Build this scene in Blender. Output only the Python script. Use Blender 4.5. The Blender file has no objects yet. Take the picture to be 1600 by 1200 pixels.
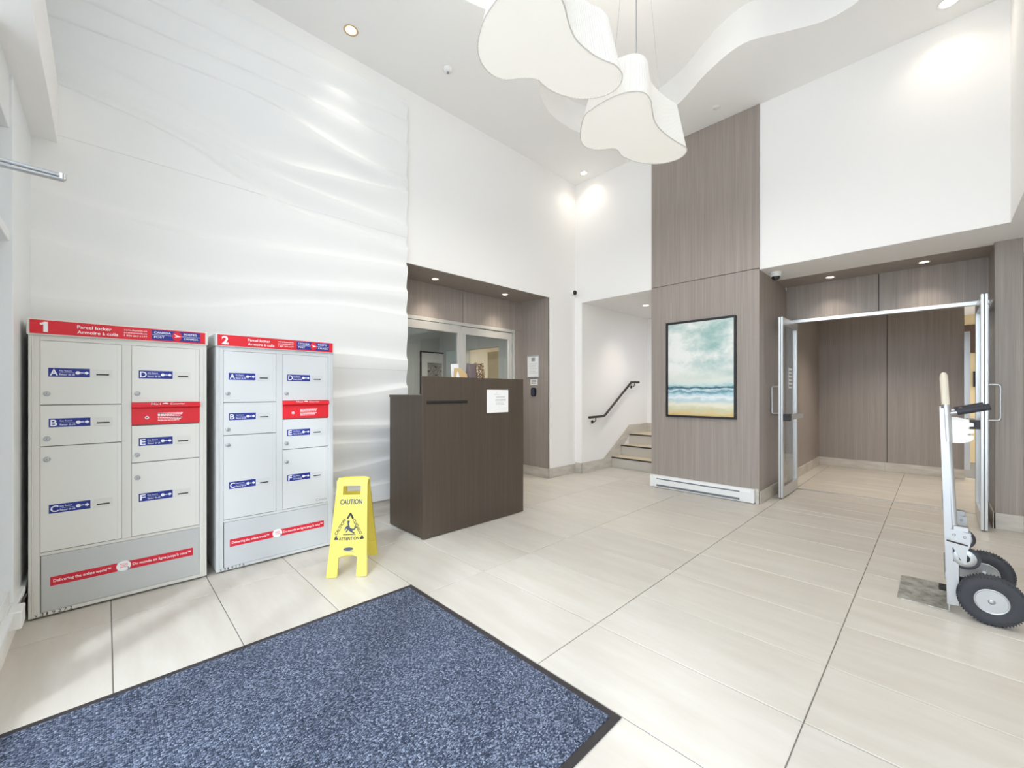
import bpy, bmesh, math, random
from mathutils import Matrix, Vector
random.seed(7)
PI = math.pi
sc = bpy.context.scene
COL = sc.collection

# ------------------------------------------------------------------ camera
cam_d = bpy.data.cameras.new('camera')
cam_d.sensor_width = 36.0
cam_d.lens = 650.0 / 1600.0 * 36.0
cam_d.shift_y = 13.0 / 1600.0
cam_d.clip_start = 0.02
cam = bpy.data.objects.new('camera', cam_d)
cam.location = (0, 0, 1.25)
cam.rotation_euler = (PI / 2, 0, math.radians(45.65))
COL.objects.link(cam)
sc.camera = cam

# ------------------------------------------------------------------ world, sun, exposure
SKY = 4.4
SUN = 1.3
world = bpy.data.worlds.new('sky')
sc.world = world
world.use_nodes = True
bgn = world.node_tree.nodes['Background']
bgn.inputs[0].default_value = (0.785, 0.88, 1.0, 1)
bgn.inputs[1].default_value = SKY
sd = bpy.data.lights.new('sun', 'SUN')
sd.energy = SUN
sd.angle = math.radians(6)
sd.color = (0.84, 0.93, 1.0)
sun = bpy.data.objects.new('sun', sd)
EL = math.radians(40)
sdir = Vector((-0.63 * math.cos(EL), 0.777 * math.cos(EL), -math.sin(EL)))
sun.rotation_euler = sdir.to_track_quat('-Z', 'Y').to_euler()
sun.location = (3, -5, 5)
COL.objects.link(sun)
sc.view_settings.view_transform = 'Standard'
sc.view_settings.look = 'None'
sc.view_settings.exposure = 0.41
sc.view_settings.gamma = 1.0
sc.view_settings.use_curve_mapping = False
sc.cycles.max_bounces = 10
sc.cycles.diffuse_bounces = 6
sc.cycles.adaptive_threshold = 0.025
sc.cycles.transparent_max_bounces = 16
sc.cycles.sample_clamp_indirect = 6.0

# ------------------------------------------------------------------ materials
def lin(c):
    return tuple(((v / 255.0) / 12.92 if v / 255.0 <= 0.04045 else ((v / 255.0 + 0.055) / 1.055) ** 2.4) for v in c)

MATS = {}
def mat(name, rgb=(128, 128, 128), rough=0.5, metal=0.0, spec=0.5, emit=None, estr=0.0):
    m = bpy.data.materials.new(name)
    m.use_nodes = True
    b = m.node_tree.nodes['Principled BSDF']
    b.inputs['Base Color'].default_value = (*lin(rgb), 1)
    b.inputs['Roughness'].default_value = rough
    b.inputs['Metallic'].default_value = metal
    b.inputs['Specular IOR Level'].default_value = spec
    if emit:
        b.inputs['Emission Color'].default_value = (*lin(emit), 1)
        b.inputs['Emission Strength'].default_value = estr
    MATS[name] = m
    return m

def nd(m, t, **kw):
    n = m.node_tree.nodes.new(t)
    for k, v in kw.items():
        setattr(n, k, v)
    return n

def lk(m, a, b):
    m.node_tree.links.new(a, b)

def ramp(m, stops):
    r = nd(m, 'ShaderNodeValToRGB')
    e = r.color_ramp.elements
    while len(e) > 1:
        e.remove(e[-1])
    e[0].position = stops[0][0]
    e[0].color = (*lin(stops[0][1]), 1)
    for p, c in stops[1:]:
        x = e.new(p)
        x.color = (*lin(c), 1)
    return r

def coords(m, kind='Object', scale=(1, 1, 1), loc=(0, 0, 0)):
    t = nd(m, 'ShaderNodeTexCoord')
    mp = nd(m, 'ShaderNodeMapping')
    mp.inputs['Scale'].default_value = scale
    mp.inputs['Location'].default_value = loc
    lk(m, t.outputs[kind], mp.inputs['Vector'])
    return mp.outputs['Vector']

def noise(m, vec, scale, detail=4, rough=0.55):
    n = nd(m, 'ShaderNodeTexNoise')
    n.inputs['Scale'].default_value = scale
    n.inputs['Detail'].default_value = detail
    n.inputs['Roughness'].default_value = rough
    lk(m, vec, n.inputs['Vector'])
    return n.outputs['Fac']

def bump(m, fac, strength, dist=0.002):
    b = nd(m, 'ShaderNodeBump')
    b.inputs['Strength'].default_value = strength
    b.inputs['Distance'].default_value = dist
    lk(m, fac, b.inputs['Height'])
    lk(m, b.outputs['Normal'], m.node_tree.nodes['Principled BSDF'].inputs['Normal'])

def bsdf(m):
    return m.node_tree.nodes['Principled BSDF']

mat('wall_paint', (248, 246, 243), 0.65)
mat('panel_paint', (244, 244, 242), 0.5)
mat('ceiling_paint', (248, 247, 245), 0.8)
mat('soffit_paint', (244, 243, 241), 0.7)
for k in ('wall_paint', 'ceiling_paint', 'soffit_paint'):
    m = MATS[k]
    bump(m, noise(m, coords(m), 160, 2), 0.05, 0.001)
mat('frame_white', (238, 240, 240), 0.35)
mat('aluminium', (205, 206, 205), 0.32, 0.85)
mat('frame_grey', (206, 204, 198), 0.4, 0.3)
mat('steel', (190, 192, 194), 0.28, 0.9)
mat('bright_metal', (186, 188, 190), 0.34, 0.9)
mat('dark_metal', (62, 56, 52), 0.4, 0.6)
mat('black_plastic', (26, 27, 31), 0.4)
mat('rubber', (58, 60, 65), 0.75)
mat('grip_rubber', (42, 43, 52), 0.55)
mat('white_plastic', (240, 240, 238), 0.4)
mat('heater_white', (236, 237, 236), 0.35)
mat('heater_dark', (120, 124, 130), 0.5, 0.3)
mat('red', (222, 28, 44), 0.4)
mat('strip_red', (214, 32, 54), 0.5)
mat('blue', (22, 44, 140), 0.4)
mat('print_white', (246, 246, 248), 0.5)
mat('print_black', (40, 42, 52), 0.6)
mat('print_grey', (150, 152, 158), 0.6)
mat('navy', (58, 68, 92), 0.5)
mat('locker_grey', (222, 220, 213), 0.42)
mat('locker_door', (228, 227, 220), 0.38)
mat('locker_base', (196, 198, 196), 0.42)
mat('locker_white', (208, 210, 211), 0.42)
mat('locker_white_door', (213, 215, 216), 0.38)
mat('locker_white_base', (200, 203, 206), 0.42)
mat('joint_dark', (112, 112, 108), 0.8)
mat('yellow', (230, 212, 88), 0.42)
bsdf(MATS['yellow']).inputs['Subsurface Weight'].default_value = 0.0
mat('paper', (240, 240, 238), 0.8)
mat('kraft', (214, 184, 134), 0.8)
mat('picture_black', (38, 37, 42), 0.35)
mat('grout', (122, 118, 112), 0.9)
mat('concrete', (176, 174, 170), 0.9)
mat('sun_blocker', (214, 216, 218), 0.8)  # for the unseen sun blockers added outside
mat('office_wall', (196, 200, 198), 0.8)
mat('office_ceiling', (205, 208, 208), 0.9)
mat('beige_wall', (226, 204, 160), 0.8)
mat('office_door', (206, 190, 160), 0.6)
mat('brown', (92, 70, 58), 0.6)
mat('carpet_office', (120, 116, 110), 0.95)
mat('copper', (206, 178, 132), 0.3, 0.7)
mat('lens_glass', (14, 14, 18), 0.08, 0.0, 0.8)
mat('lamp_disc', (255, 246, 232), 0.5, emit=(255, 240, 218), estr=9.0)
mat('lamp_disc_warm', (255, 230, 205), 0.5, emit=(255, 222, 188), estr=9.0)
mat('diffuser', (250, 249, 245), 0.6, emit=(255, 250, 240), estr=0.19)
mat('shade_fabric', (240, 239, 236), 0.9, emit=(255, 250, 242), estr=0.13)
mat('shade_piping', (226, 224, 219), 0.8)
mat('grip_wood', (216, 206, 188), 0.6)
mat('lock_metal', (186, 190, 192), 0.3, 0.7)
mat('stair_riser', (196, 190, 180), 0.6)
mat('stair_tread', (206, 192, 164), 0.6)
mat('nosing', (48, 44, 42), 0.5)
mat('mat_border', (52, 47, 47), 0.8)

# brushed / scuffed plate
m = mat('toe_plate', (186, 186, 176), 0.4, 0.45)
f = noise(m, coords(m), 14, 6, 0.7)
r = ramp(m, [(0.35, (140, 138, 126)), (0.6, (205, 205, 198))])
lk(m, f, r.inputs['Fac']); lk(m, r.outputs['Color'], bsdf(m).inputs['Base Color'])

# wood laminate with vertical grain
def wood(name, dark, mid, light, rough=0.42):
    m = mat(name, mid, rough)
    oi = nd(m, 'ShaderNodeObjectInfo')
    geo = nd(m, 'ShaderNodeNewGeometry')
    v1 = nd(m, 'ShaderNodeMapping')
    v1.inputs['Scale'].default_value = (42, 42, 0.5)
    lk(m, geo.outputs['Position'], v1.inputs['Vector'])
    v2 = nd(m, 'ShaderNodeMapping')
    v2.inputs['Scale'].default_value = (260, 260, 1.6)
    lk(m, geo.outputs['Position'], v2.inputs['Vector'])
    a = noise(m, v1.outputs['Vector'], 0.55, 6, 0.72)
    b = noise(m, v2.outputs['Vector'], 1.0, 2, 0.6)
    mx = nd(m, 'ShaderNodeMath', operation='MULTIPLY_ADD')
    lk(m, b, mx.inputs[0]); mx.inputs[1].default_value = 0.6
    ad = nd(m, 'ShaderNodeMath', operation='MULTIPLY')
    lk(m, a, ad.inputs[0]); ad.inputs[1].default_value = 0.42
    lk(m, ad.outputs[0], mx.inputs[2])
    r = ramp(m, [(0.36, dark), (0.52, mid), (0.68, light)])
    lk(m, mx.outputs[0], r.inputs['Fac'])
    lk(m, r.outputs['Color'], bsdf(m).inputs['Base Color'])
    return m
wood('wood_laminate', (144, 134, 126), (158, 148, 140), (172, 162, 154))
wood('wood_desk', (70, 60, 50), (78, 67, 57), (87, 76, 65))

# floor tile: pale porcelain with soft drifting veins, every tile a little different
m = mat('floor_tile', (205, 200, 190), 0.38)
oi = nd(m, 'ShaderNodeObjectInfo')
geo = nd(m, 'ShaderNodeNewGeometry')
mp = nd(m, 'ShaderNodeMapping')
mp.inputs['Scale'].default_value = (1.0, 5.5, 1)
mp.inputs['Rotation'].default_value = (0, 0, 0.25)
off = nd(m, 'ShaderNodeVectorMath', operation='SCALE')
off.inputs[0].default_value = (37, 91, 13)
lk(m, oi.outputs['Random'], off.inputs['Scale'])
ad = nd(m, 'ShaderNodeVectorMath', operation='ADD')
lk(m, geo.outputs['Position'], ad.inputs[0]); lk(m, off.outputs[0], ad.inputs[1])
lk(m, ad.outputs[0], mp.inputs['Vector'])
f = noise(m, mp.outputs['Vector'], 1.6, 7, 0.62)
r = ramp(m, [(0.30, (201, 194, 183)), (0.48, (206, 200, 190)), (0.62, (210, 205, 196)), (0.75, (215, 210, 203))])
lk(m, f, r.inputs['Fac'])
hsv = nd(m, 'ShaderNodeHueSaturation')
mr = nd(m, 'ShaderNodeMapRange')
mr.inputs['To Min'].default_value = 0.955; mr.inputs['To Max'].default_value = 1.03
lk(m, oi.outputs['Random'], mr.inputs['Value']); lk(m, mr.outputs[0], hsv.inputs['Value'])
lk(m, r.outputs['Color'], hsv.inputs['Color']); lk(m, hsv.outputs['Color'], bsdf(m).inputs['Base Color'])
m = mat('base_tile', (206, 200, 188), 0.45)
f = noise(m, coords(m, 'Object', (2, 2, 9)), 2.0, 5)
r = ramp(m, [(0.3, (188, 181, 170)), (0.7, (214, 208, 198))])
lk(m, f, r.inputs['Fac']); lk(m, r.outputs['Color'], bsdf(m).inputs['Base Color'])

# mat carpet: blue grey ribbed loops with flecks
m = mat('mat_pile', (70, 80, 98), 0.95, spec=0.1)
vec = coords(m)
wv = nd(m, 'ShaderNodeTexVoronoi'); wv.inputs['Scale'].default_value = 1.0; wv.inputs['Randomness'].default_value = 0.45
mp = nd(m, 'ShaderNodeMapping'); mp.inputs['Scale'].default_value = (240, 160, 1)
lk(m, vec, mp.inputs['Vector']); lk(m, mp.outputs['Vector'], wv.inputs['Vector'])
sep = nd(m, 'ShaderNodeSeparateColor'); lk(m, wv.outputs['Color'], sep.inputs['Color'])
r = ramp(m, [(0.0, (50, 56, 70)), (0.35, (73, 80, 97)), (0.65, (98, 107, 126)), (0.9, (130, 139, 158)), (1.0, (160, 168, 184))])
lk(m, sep.outputs['Red'], r.inputs['Fac'])
big = noise(m, vec, 3.0, 4)
mxr = nd(m, 'ShaderNodeMix', data_type='RGBA', blend_type='MULTIPLY')
rb = ramp(m, [(0.3, (236, 236, 238)), (0.7, (255, 255, 255))]); lk(m, big, rb.inputs['Fac'])
mxr.inputs['Factor'].default_value = 1.0
lk(m, r.outputs['Color'], mxr.inputs[6]); lk(m, rb.outputs['Color'], mxr.inputs[7])
lk(m, mxr.outputs[2], bsdf(m).inputs['Base Color'])
inv = nd(m, 'ShaderNodeMath', operation='SUBTRACT'); inv.inputs[0].default_value = 1.0
lk(m, wv.outputs['Distance'], inv.inputs[1])
bump(m, inv.outputs[0], 0.8, 0.004)

# glass: clear pane that lets light straight through
def glass(name, tint=(0.985, 0.99, 0.99), k=0.10):
    m = bpy.data.materials.new(name); m.use_nodes = True
    nt = m.node_tree; nt.nodes.clear()
    out = nt.nodes.new('ShaderNodeOutputMaterial')
    tr = nt.nodes.new('ShaderNodeBsdfTransparent'); tr.inputs[0].default_value = (*tint, 1)
    gl = nt.nodes.new('ShaderNodeBsdfGlossy'); gl.inputs['Roughness'].default_value = 0.02
    lw = nt.nodes.new('ShaderNodeLayerWeight'); lw.inputs['Blend'].default_value = 0.5
    pw = nt.nodes.new('ShaderNodeMath'); pw.operation = 'POWER'; pw.inputs[1].default_value = 4.0
    nt.links.new(lw.outputs['Facing'], pw.inputs[0])
    mu = nt.nodes.new('ShaderNodeMath'); mu.operation = 'MULTIPLY_ADD'
    mu.inputs[1].default_value = 0.85; mu.inputs[2].default_value = k * 0.2
    mu.use_clamp = True
    mx = nt.nodes.new('ShaderNodeMixShader')
    nt.links.new(pw.outputs[0], mu.inputs[0]); nt.links.new(mu.outputs[0], mx.inputs[0])
    nt.links.new(tr.outputs[0], mx.inputs[1]); nt.links.new(gl.outputs[0], mx.inputs[2])
    nt.links.new(mx.outputs[0], out.inputs[0])
    MATS[name] = m
glass('glass')
glass('glass_tinted', (0.86, 0.89, 0.89), 0.4)

# seascape painting
m = mat('seascape', (220, 225, 220), 0.55)
tc = nd(m, 'ShaderNodeTexCoord')
sp = nd(m, 'ShaderNodeSeparateXYZ'); lk(m, tc.outputs['Generated'], sp.inputs[0])
mpw = nd(m, 'ShaderNodeMapping'); mpw.inputs['Scale'].default_value = (1.6, 1, 7)
lk(m, tc.outputs['Generated'], mpw.inputs['Vector'])
nw = noise(m, mpw.outputs['Vector'], 2.4, 6, 0.6)
wz = nd(m, 'ShaderNodeMath', operation='MULTIPLY_ADD')
lk(m, nw, wz.inputs[0]); wz.inputs[1].default_value = 0.13; lk(m, sp.outputs['Z'], wz.inputs[2])
sea = ramp(m, [(0.05, (212, 180, 116)), (0.095, (218, 196, 142)), (0.13, (210, 206, 172)), (0.185, (234, 230, 212)),
               (0.235, (190, 210, 214)), (0.26, (232, 238, 240)), (0.295, (180, 208, 218)), (0.315, (92, 148, 162)), (0.335, (214, 226, 230)),
               (0.352, (86, 140, 156)), (0.366, (52, 84, 98)), (0.378, (150, 188, 196)), (0.40, (206, 220, 214)),
               (0.44, (224, 228, 218)), (0.60, (232, 234, 228)), (1.0, (226, 230, 226))])
lk(m, wz.outputs[0], sea.inputs['Fac'])
mpc = nd(m, 'ShaderNodeMapping'); mpc.inputs['Scale'].default_value = (1.1, 1, 2.3); mpc.inputs['Location'].default_value = (3.1, 0, 1.7)
lk(m, tc.outputs['Generated'], mpc.inputs['Vector'])
nc = noise(m, mpc.outputs['Vector'], 1.7, 8, 0.6)
cl = ramp(m, [(0.36, (150, 184, 180)), (0.45, (186, 206, 201)), (0.52, (214, 222, 217)), (0.57, (232, 234, 230)), (0.74, (238, 238, 234))])
lk(m, nc, cl.inputs['Fac'])
hz = nd(m, 'ShaderNodeMapRange'); hz.inputs['From Min'].default_value = 0.42; hz.inputs['From Max'].default_value = 0.62
lk(m, wz.outputs[0], hz.inputs['Value'])
mx = nd(m, 'ShaderNodeMix', data_type='RGBA')
lk(m, hz.outputs[0], mx.inputs['Factor']); lk(m, sea.outputs['Color'], mx.inputs[6]); lk(m, cl.outputs['Color'], mx.inputs[7])
lk(m, mx.outputs[2], bsdf(m).inputs['Base Color'])
# abstract print in the office
m = mat('abstract_print', (210, 208, 204), 0.6)
f = noise(m, coords(m, 'Generated', (1, 1.4, 6)), 3.0, 4)
r = ramp(m, [(0.38, (70, 72, 80)), (0.48, (205, 200, 192)), (0.56, (120, 116, 116)), (0.66, (225, 220, 210))])
lk(m, f, r.inputs['Fac']); lk(m, r.outputs['Color'], bsdf(m).inputs['Base Color'])
# leopard cloth
m = mat('leopard', (214, 180, 140), 0.7)
v = nd(m, 'ShaderNodeTexVoronoi'); v.inputs['Scale'].default_value = 75
lk(m, coords(m), v.inputs['Vector'])
r = ramp(m, [(0.0, (206, 170, 128)), (0.30, (206, 170, 128)), (0.36, (48, 34, 30)), (0.62, (48, 34, 30)), (0.68, (226, 200, 168))])
r.color_ramp.interpolation = 'LINEAR'
lk(m, v.outputs['Distance'], r.inputs['Fac']); lk(m, r.outputs['Color'], bsdf(m).inputs['Base Color'])
m = mat('bag_side', (112, 98, 100), 0.6)

# ------------------------------------------------------------------ mesh helpers
_tc = {}
def text_mesh(s, bold=0.0):
    key = (s, bold)
    if key in _tc:
        return _tc[key]
    cu = bpy.data.curves.new('lettering', 'FONT')
    cu.body = s; cu.offset = bold; cu.resolution_u = 3
    cu.align_x = 'LEFT'
    ob = bpy.data.objects.new('lettering_tmp', cu)
    COL.objects.link(ob)
    dg = bpy.context.evaluated_depsgraph_get()
    me = bpy.data.meshes.new_from_object(ob.evaluated_get(dg))
    vs = [tuple(v.co) for v in me.vertices]
    fs = [tuple(p.vertices) for p in me.polygons]
    bpy.data.objects.remove(ob); bpy.data.curves.remove(cu); bpy.data.meshes.remove(me)
    xs = [v[0] for v in vs]; ys = [v[1] for v in vs]
    x0, x1, y0, y1 = min(xs), max(xs), min(ys), max(ys)
    vs = [((v[0] - x0) / (x1 - x0), (v[1] - y0) / (y1 - y0)) for v in vs]
    _tc[key] = (vs, fs, (x1 - x0) / (y1 - y0))
    return _tc[key]

class MB:
    def __init__(s):
        s.v = []; s.f = []; s.mi = []; s.mats = []; s.sm = []
    def _m(s, m):
        if m not in s.mats:
            s.mats.append(m)
        return s.mats.index(m)
    def add(s, vs, fs, m, M=None, smooth=False):
        b = len(s.v); i = s._m(m)
        for v in vs:
            s.v.append(tuple(M @ Vector(v)) if M is not None else tuple(v))
        for f in fs:
            s.f.append(tuple(b + k for k in f)); s.mi.append(i); s.sm.append(smooth)
        return s
    def box(s, x0, x1, y0, y1, z0, z1, m, M=None):
        vs = [(x0, y0, z0), (x1, y0, z0), (x1, y1, z0), (x0, y1, z0), (x0, y0, z1), (x1, y0, z1), (x1, y1, z1), (x0, y1, z1)]
        fs = [(3, 2, 1, 0), (4, 5, 6, 7), (0, 1, 5, 4), (1, 2, 6, 5), (2, 3, 7, 6), (3, 0, 4, 7)]
        return s.add(vs, fs, m, M)
    def prism(s, poly, a, b, m, M=None, smooth=False):
        # polygon in local xy extruded along z from a to b
        n = len(poly)
        vs = [(p[0], p[1], a) for p in poly] + [(p[0], p[1], b) for p in poly]
        s.add(vs, [tuple(range(n - 1, -1, -1)), tuple(range(n, 2 * n))], m, M)
        s.add(vs, [(i, (i + 1) % n, n + (i + 1) % n, n + i) for i in range(n)], m, M, smooth)
        return s
    def lathe(s, prof, m, M=None, n=24, smooth=True, cap=True):
        vs = []; fs = []
        for r, z in prof:
            for k in range(n):
                a = 2 * PI * k / n
                vs.append((r * math.cos(a), r * math.sin(a), z))
        for j in range(len(prof) - 1):
            for k in range(n):
                fs.append((j * n + k, j * n + (k + 1) % n, (j + 1) * n + (k + 1) % n, (j + 1) * n + k))
        s.add(vs, fs, m, M, smooth)
        if cap:
            s.add(vs, [tuple(range(n - 1, -1, -1)), tuple(range((len(prof) - 1) * n, len(prof) * n))], m, M)
        return s
    def tube(s, pts, r, m, n=12, M=None, rs=None):
        pts = [Vector(p) for p in pts]
        vs = []; fs = []
        prev = None
        for i, p in enumerate(pts):
            if i == 0: t = (pts[1] - p)
            elif i == len(pts) - 1: t = (p - pts[i - 1])
            else: t = (pts[i + 1] - p).normalized() + (p - pts[i - 1]).normalized()
            t.normalize()
            if prev is None:
                u = t.orthogonal().normalized()
            else:
                u = (prev - t * prev.dot(t)).normalized()
            prev = u
            w = t.cross(u)
            k0 = 1.0
            if 0 < i < len(pts) - 1:
                c = t.dot((p - pts[i - 1]).normalized())
                k0 = 1.0 / max(c, 0.5)
            rr = rs[i] if rs else r
            for k in range(n):
                a = 2 * PI * k / n
                vs.append(tuple(p + (u * math.cos(a) + w * math.sin(a)) * rr * (1 if k0 == 1 else 1)))
        for i in range(len(pts) - 1):
            for k in range(n):
                fs.append((i * n + k, i * n + (k + 1) % n, (i + 1) * n + (k + 1) % n, (i + 1) * n + k))
        s.add(vs, fs, m, M, True)
        s.add(vs, [tuple(range(n - 1, -1, -1)), tuple(range((len(pts) - 1) * n, len(pts) * n))], m, M)
        return s
    def text(s, t, M, w=None, h=None, m='print_white', bold=0.0, x=0, y=0, fit=None):
        # lettering in the local xy plane of M, lower left at (x, y)
        vs, fs, asp = text_mesh(t, bold)
        if h is None: h = w / asp
        if w is None: w = h * asp
        s.add([(x + v[0] * w, y + v[1] * h, 0) for v in vs], fs, m, M)
        return s
    def build(s, name, parent=None, bevel=0.0, seg=2, loc=None):
        me = bpy.data.meshes.new(name)
        me.from_pydata(s.v, [], s.f)
        for k in s.mats:
            me.materials.append(MATS[k])
        for p, i, sm in zip(me.polygons, s.mi, s.sm):
            p.material_index = i; p.use_smooth = sm
        me.update()
        o = bpy.data.objects.new(name, me)
        COL.objects.link(o)
        if parent is not None: o.parent = parent
        if loc is not None: o.location = loc
        if bevel > 0:
            b = o.modifiers.new('bevel', 'BEVEL')
            b.width = bevel; b.segments = seg; b.limit_method = 'ANGLE'; b.angle_limit = math.radians(50)
        return o

def thing(name, label=None, cat=None, loc=(0, 0, 0), rz=0.0, group=None, kind=None):
    o = bpy.data.objects.new(name, None)
    o.empty_display_size = 0.1
    COL.objects.link(o)
    o.location = loc; o.rotation_euler = (0, 0, rz)
    return tag(o, label, cat, group, kind)

def tag(o, label=None, cat=None, group=None, kind=None):
    if label: o['label'] = label
    if cat: o['category'] = cat
    if group: o['group'] = group
    if kind: o['kind'] = kind
    return o

def struct(o, label=None):
    o['kind'] = 'structure'
    if label: o['label'] = label
    return o

def frameX(x, y, z):      # plane facing +X : local x -> +Y, local y -> +Z, local z -> +X
    return Matrix(((0, 0, 1, x), (1, 0, 0, y), (0, 1, 0, z), (0, 0, 0, 1)))
def frameNY(x, y, z):     # plane facing -Y : local x -> +X, local y -> +Z, local z -> -Y
    return Matrix(((1, 0, 0, x), (0, 0, -1, y), (0, 1, 0, z), (0, 0, 0, 1)))
def rot(axis, a, loc=(0, 0, 0)):
    return Matrix.Translation(loc) @ Matrix.Rotation(a, 4, axis)
def axY(x, y, z):         # local z -> +Y
    return Matrix.Translation((x, y, z)) @ Matrix.Rotation(-PI / 2, 4, 'X')
def axX(x, y, z):
    return Matrix.Translation((x, y, z)) @ Matrix.Rotation(PI / 2, 4, 'Y')
def down(x, y, z):        # local z -> -Z
    return Matrix.Translation((x, y, z)) @ Matrix.Rotation(PI, 4, 'X')

def wallbox(name, x0, x1, y0, y1, z0, z1, m, label=None):
    return struct(MB().box(x0, x1, y0, y1, z0, z1, m).build(name), label)

# ------------------------------------------------------------------ the setting
XL = -3.95; YB = 5.25; ZC = 4.48; ZS = 2.63; XR = 0.415; YF = -0.34
# floor with single porcelain tiles
floor = struct(MB().box(-7.6, 2.75, YF - 0.02, 11.2, -0.08, -0.004, 'grout').build('floor'), 'pale porcelain tile floor of the lobby')
TX, TY, GX, GY = 0.933, 0.4672, -1.288, 1.893
g = 0.0045
def tile_mesh(w, h):
    bm = bmesh.new()
    c = 0.0025
    a = [(-w / 2, -h / 2), (w / 2, -h / 2), (w / 2, h / 2), (-w / 2, h / 2)]
    b = [(-w / 2 + c, -h / 2 + c), (w / 2 - c, -h / 2 + c), (w / 2 - c, h / 2 - c), (-w / 2 + c, h / 2 - c)]
    vs = [bm.verts.new((p[0], p[1], -0.008)) for p in a] + [bm.verts.new((p[0], p[1], -0.0018)) for p in a] + [bm.verts.new((p[0], p[1], 0)) for p in b]
    for j in (0, 4):
        for k in range(4):
            bm.faces.new((vs[j + k], vs[j + (k + 1) % 4], vs[j + 4 + (k + 1) % 4], vs[j + 4 + k]))
    bm.faces.new(vs[8:12])
    me = bpy.data.meshes.new('floor_tile'); bm.to_mesh(me); bm.free()
    me.materials.append(MATS['floor_tile'])
    return me
tcache = {}
def lay_tiles(x0, x1, y0, y1):
    i0 = math.floor((x0 - GX) / TX); j0 = math.floor((y0 - GY) / TY)
    i = i0
    while GX + i * TX < x1 - 1e-4:
        j = j0
        while GY + j * TY < y1 - 1e-4:
            a0 = max(GX + i * TX, x0) + g / 2; a1 = min(GX + (i + 1) * TX, x1) - g / 2
            b0 = max(GY + j * TY, y0) + g / 2; b1 = min(GY + (j + 1) * TY, y1) - g / 2
            if a1 - a0 > 0.02 and b1 - b0 > 0.02:
                k = (round(a1 - a0, 3), round(b1 - b0, 3))
                if k not in tcache: tcache[k] = tile_mesh(*k)
                o = bpy.data.objects.new('floor_tile', tcache[k])
                COL.objects.link(o); o.parent = floor
                o.location = ((a0 + a1) / 2, (b0 + b1) / 2, 0)
            j += 1
        i += 1
lay_tiles(-4.5, -3.945, 2.26, 4.6)
lay_tiles(-3.945, 1.35, YF, 5.3)
lay_tiles(-3.83, -2.68, 5.3, 6.07)
lay_tiles(-1.40, 1.35, 5.3, 6.40)
lay_tiles(-1.44, 1.35, 6.43, 9.0)

# left wall (with the office recess left open) and its wavy panels
wl = MB()
wl.box(XL - 0.15, XL, YF - 0.3, 2.2, 0, 4.55, 'wall_paint')
wl.box(XL - 0.15, XL, 2.2, 4.605, ZS, 4.55, 'wall_paint')
wl.box(XL - 0.15, XL, 4.605, YB + 0.15, 0, 4.55, 'wall_paint')
struct(wl.build('wall_left'), 'white painted wall on the left of the lobby')
# back wall
wb = MB()
wb.box(XL, -3.83, YB, YB + 0.15, 0, ZC + 0.05, 'wall_paint')
wb.box(-3.83, -2.68, YB, YB + 0.15, ZS, ZC + 0.05, 'wall_paint')
wb.box(-1.395, XR + 0.12, YB, YB + 0.15, ZS, ZC + 0.05, 'wall_paint')
struct(wb.build('wall_back'), 'white painted upper wall above the stairs and the glass doors')
# high wall on the right, over the low elevator lobby
wallbox('wall_right', XR, XR + 0.12, YF - 0.1, YB, ZS, ZC + 0.05, 'wall_paint', 'white painted upper wall at the right edge')
wallbox('wall_far_right', 1.35, 1.45, YF - 0.1, 11.0, 0, ZS, 'wall_paint')
# low soffits
sf = MB()
sf.box(-1.395, 1.35, YB + 0.15, 5.93, ZS - 0.002, ZS + 0.05, 'soffit_paint')
sf.box(-1.395, XR, YB + 0.0005, YB + 0.15, ZS - 0.002, ZS - 0.0005, 'soffit_paint')
sf.box(XR + 0.0005, 1.35, YF - 0.1, YB + 0.15, ZS - 0.002, ZS - 0.0005, 'soffit_paint')
sf.box(0.375, 1.35, 5.93, 6.57, ZS - 0.002, ZS + 0.05, 'soffit_paint')
struct(sf.build('ceiling_low'), 'low grey soffit in front of the glass doors')
struct(MB().box(-3.95, -2.55, YB + 0.15, 9.0, ZS, ZS + 0.05, 'soffit_paint').build('ceiling_stair'))

# ceiling with a free-form recess
hole = [(-2.75, 3.0), (-2.9, 3.22), (-3.07, 3.49), (-3.14, 3.73), (-3.147, 3.974), (-3.10, 4.25), (-2.90, 4.52), (-2.5, 4.68), (-2.056, 4.60),
        (-1.618, 4.34), (-1.254, 4.225), (-0.94, 4.363), (-0.662, 4.475), (-0.42, 4.42), (-0.22, 4.15), (-0.16, 3.7), (-0.35, 3.1), (-0.5, 2.5),
        (-0.3, 1.9), (-0.4, 1.2), (-1.0, 0.85), (-1.7, 1.0), (-2.4, 0.85), (-2.85, 1.3), (-2.75, 2.0), (-2.6, 2.6)]
def catmull(p, k=6):
    n = len(p); out = []
    for i in range(n):
        a, b, c, d = (Vector(p[(i + j - 1) % n]) for j in range(4))
        for s in range(k):
            t = s / k
            out.append(tuple(0.5 * ((2 * b) + (c - a) * t + (2 * a - 5 * b + 4 * c - d) * t * t + (3 * b - a - 3 * c + d) * t ** 3)))
    return out
hs = catmull(hole, 6)
def outset(p, d):
    n = len(p); out = []
    for i in range(n):
        t = Vector(p[(i + 1) % n]) - Vector(p[i - 1]); t.normalize()
        nn = Vector((t.y, -t.x))
        out.append((p[i][0] + nn.x * d, p[i][1] + nn.y * d))
    return out
ar = sum(hs[i][0] * hs[(i + 1) % len(hs)][1] - hs[(i + 1) % len(hs)][0] * hs[i][1] for i in range(len(hs)))
sgn = 1 if ar > 0 else -1
hs2 = outset(hs, 0.035 * sgn)
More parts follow.
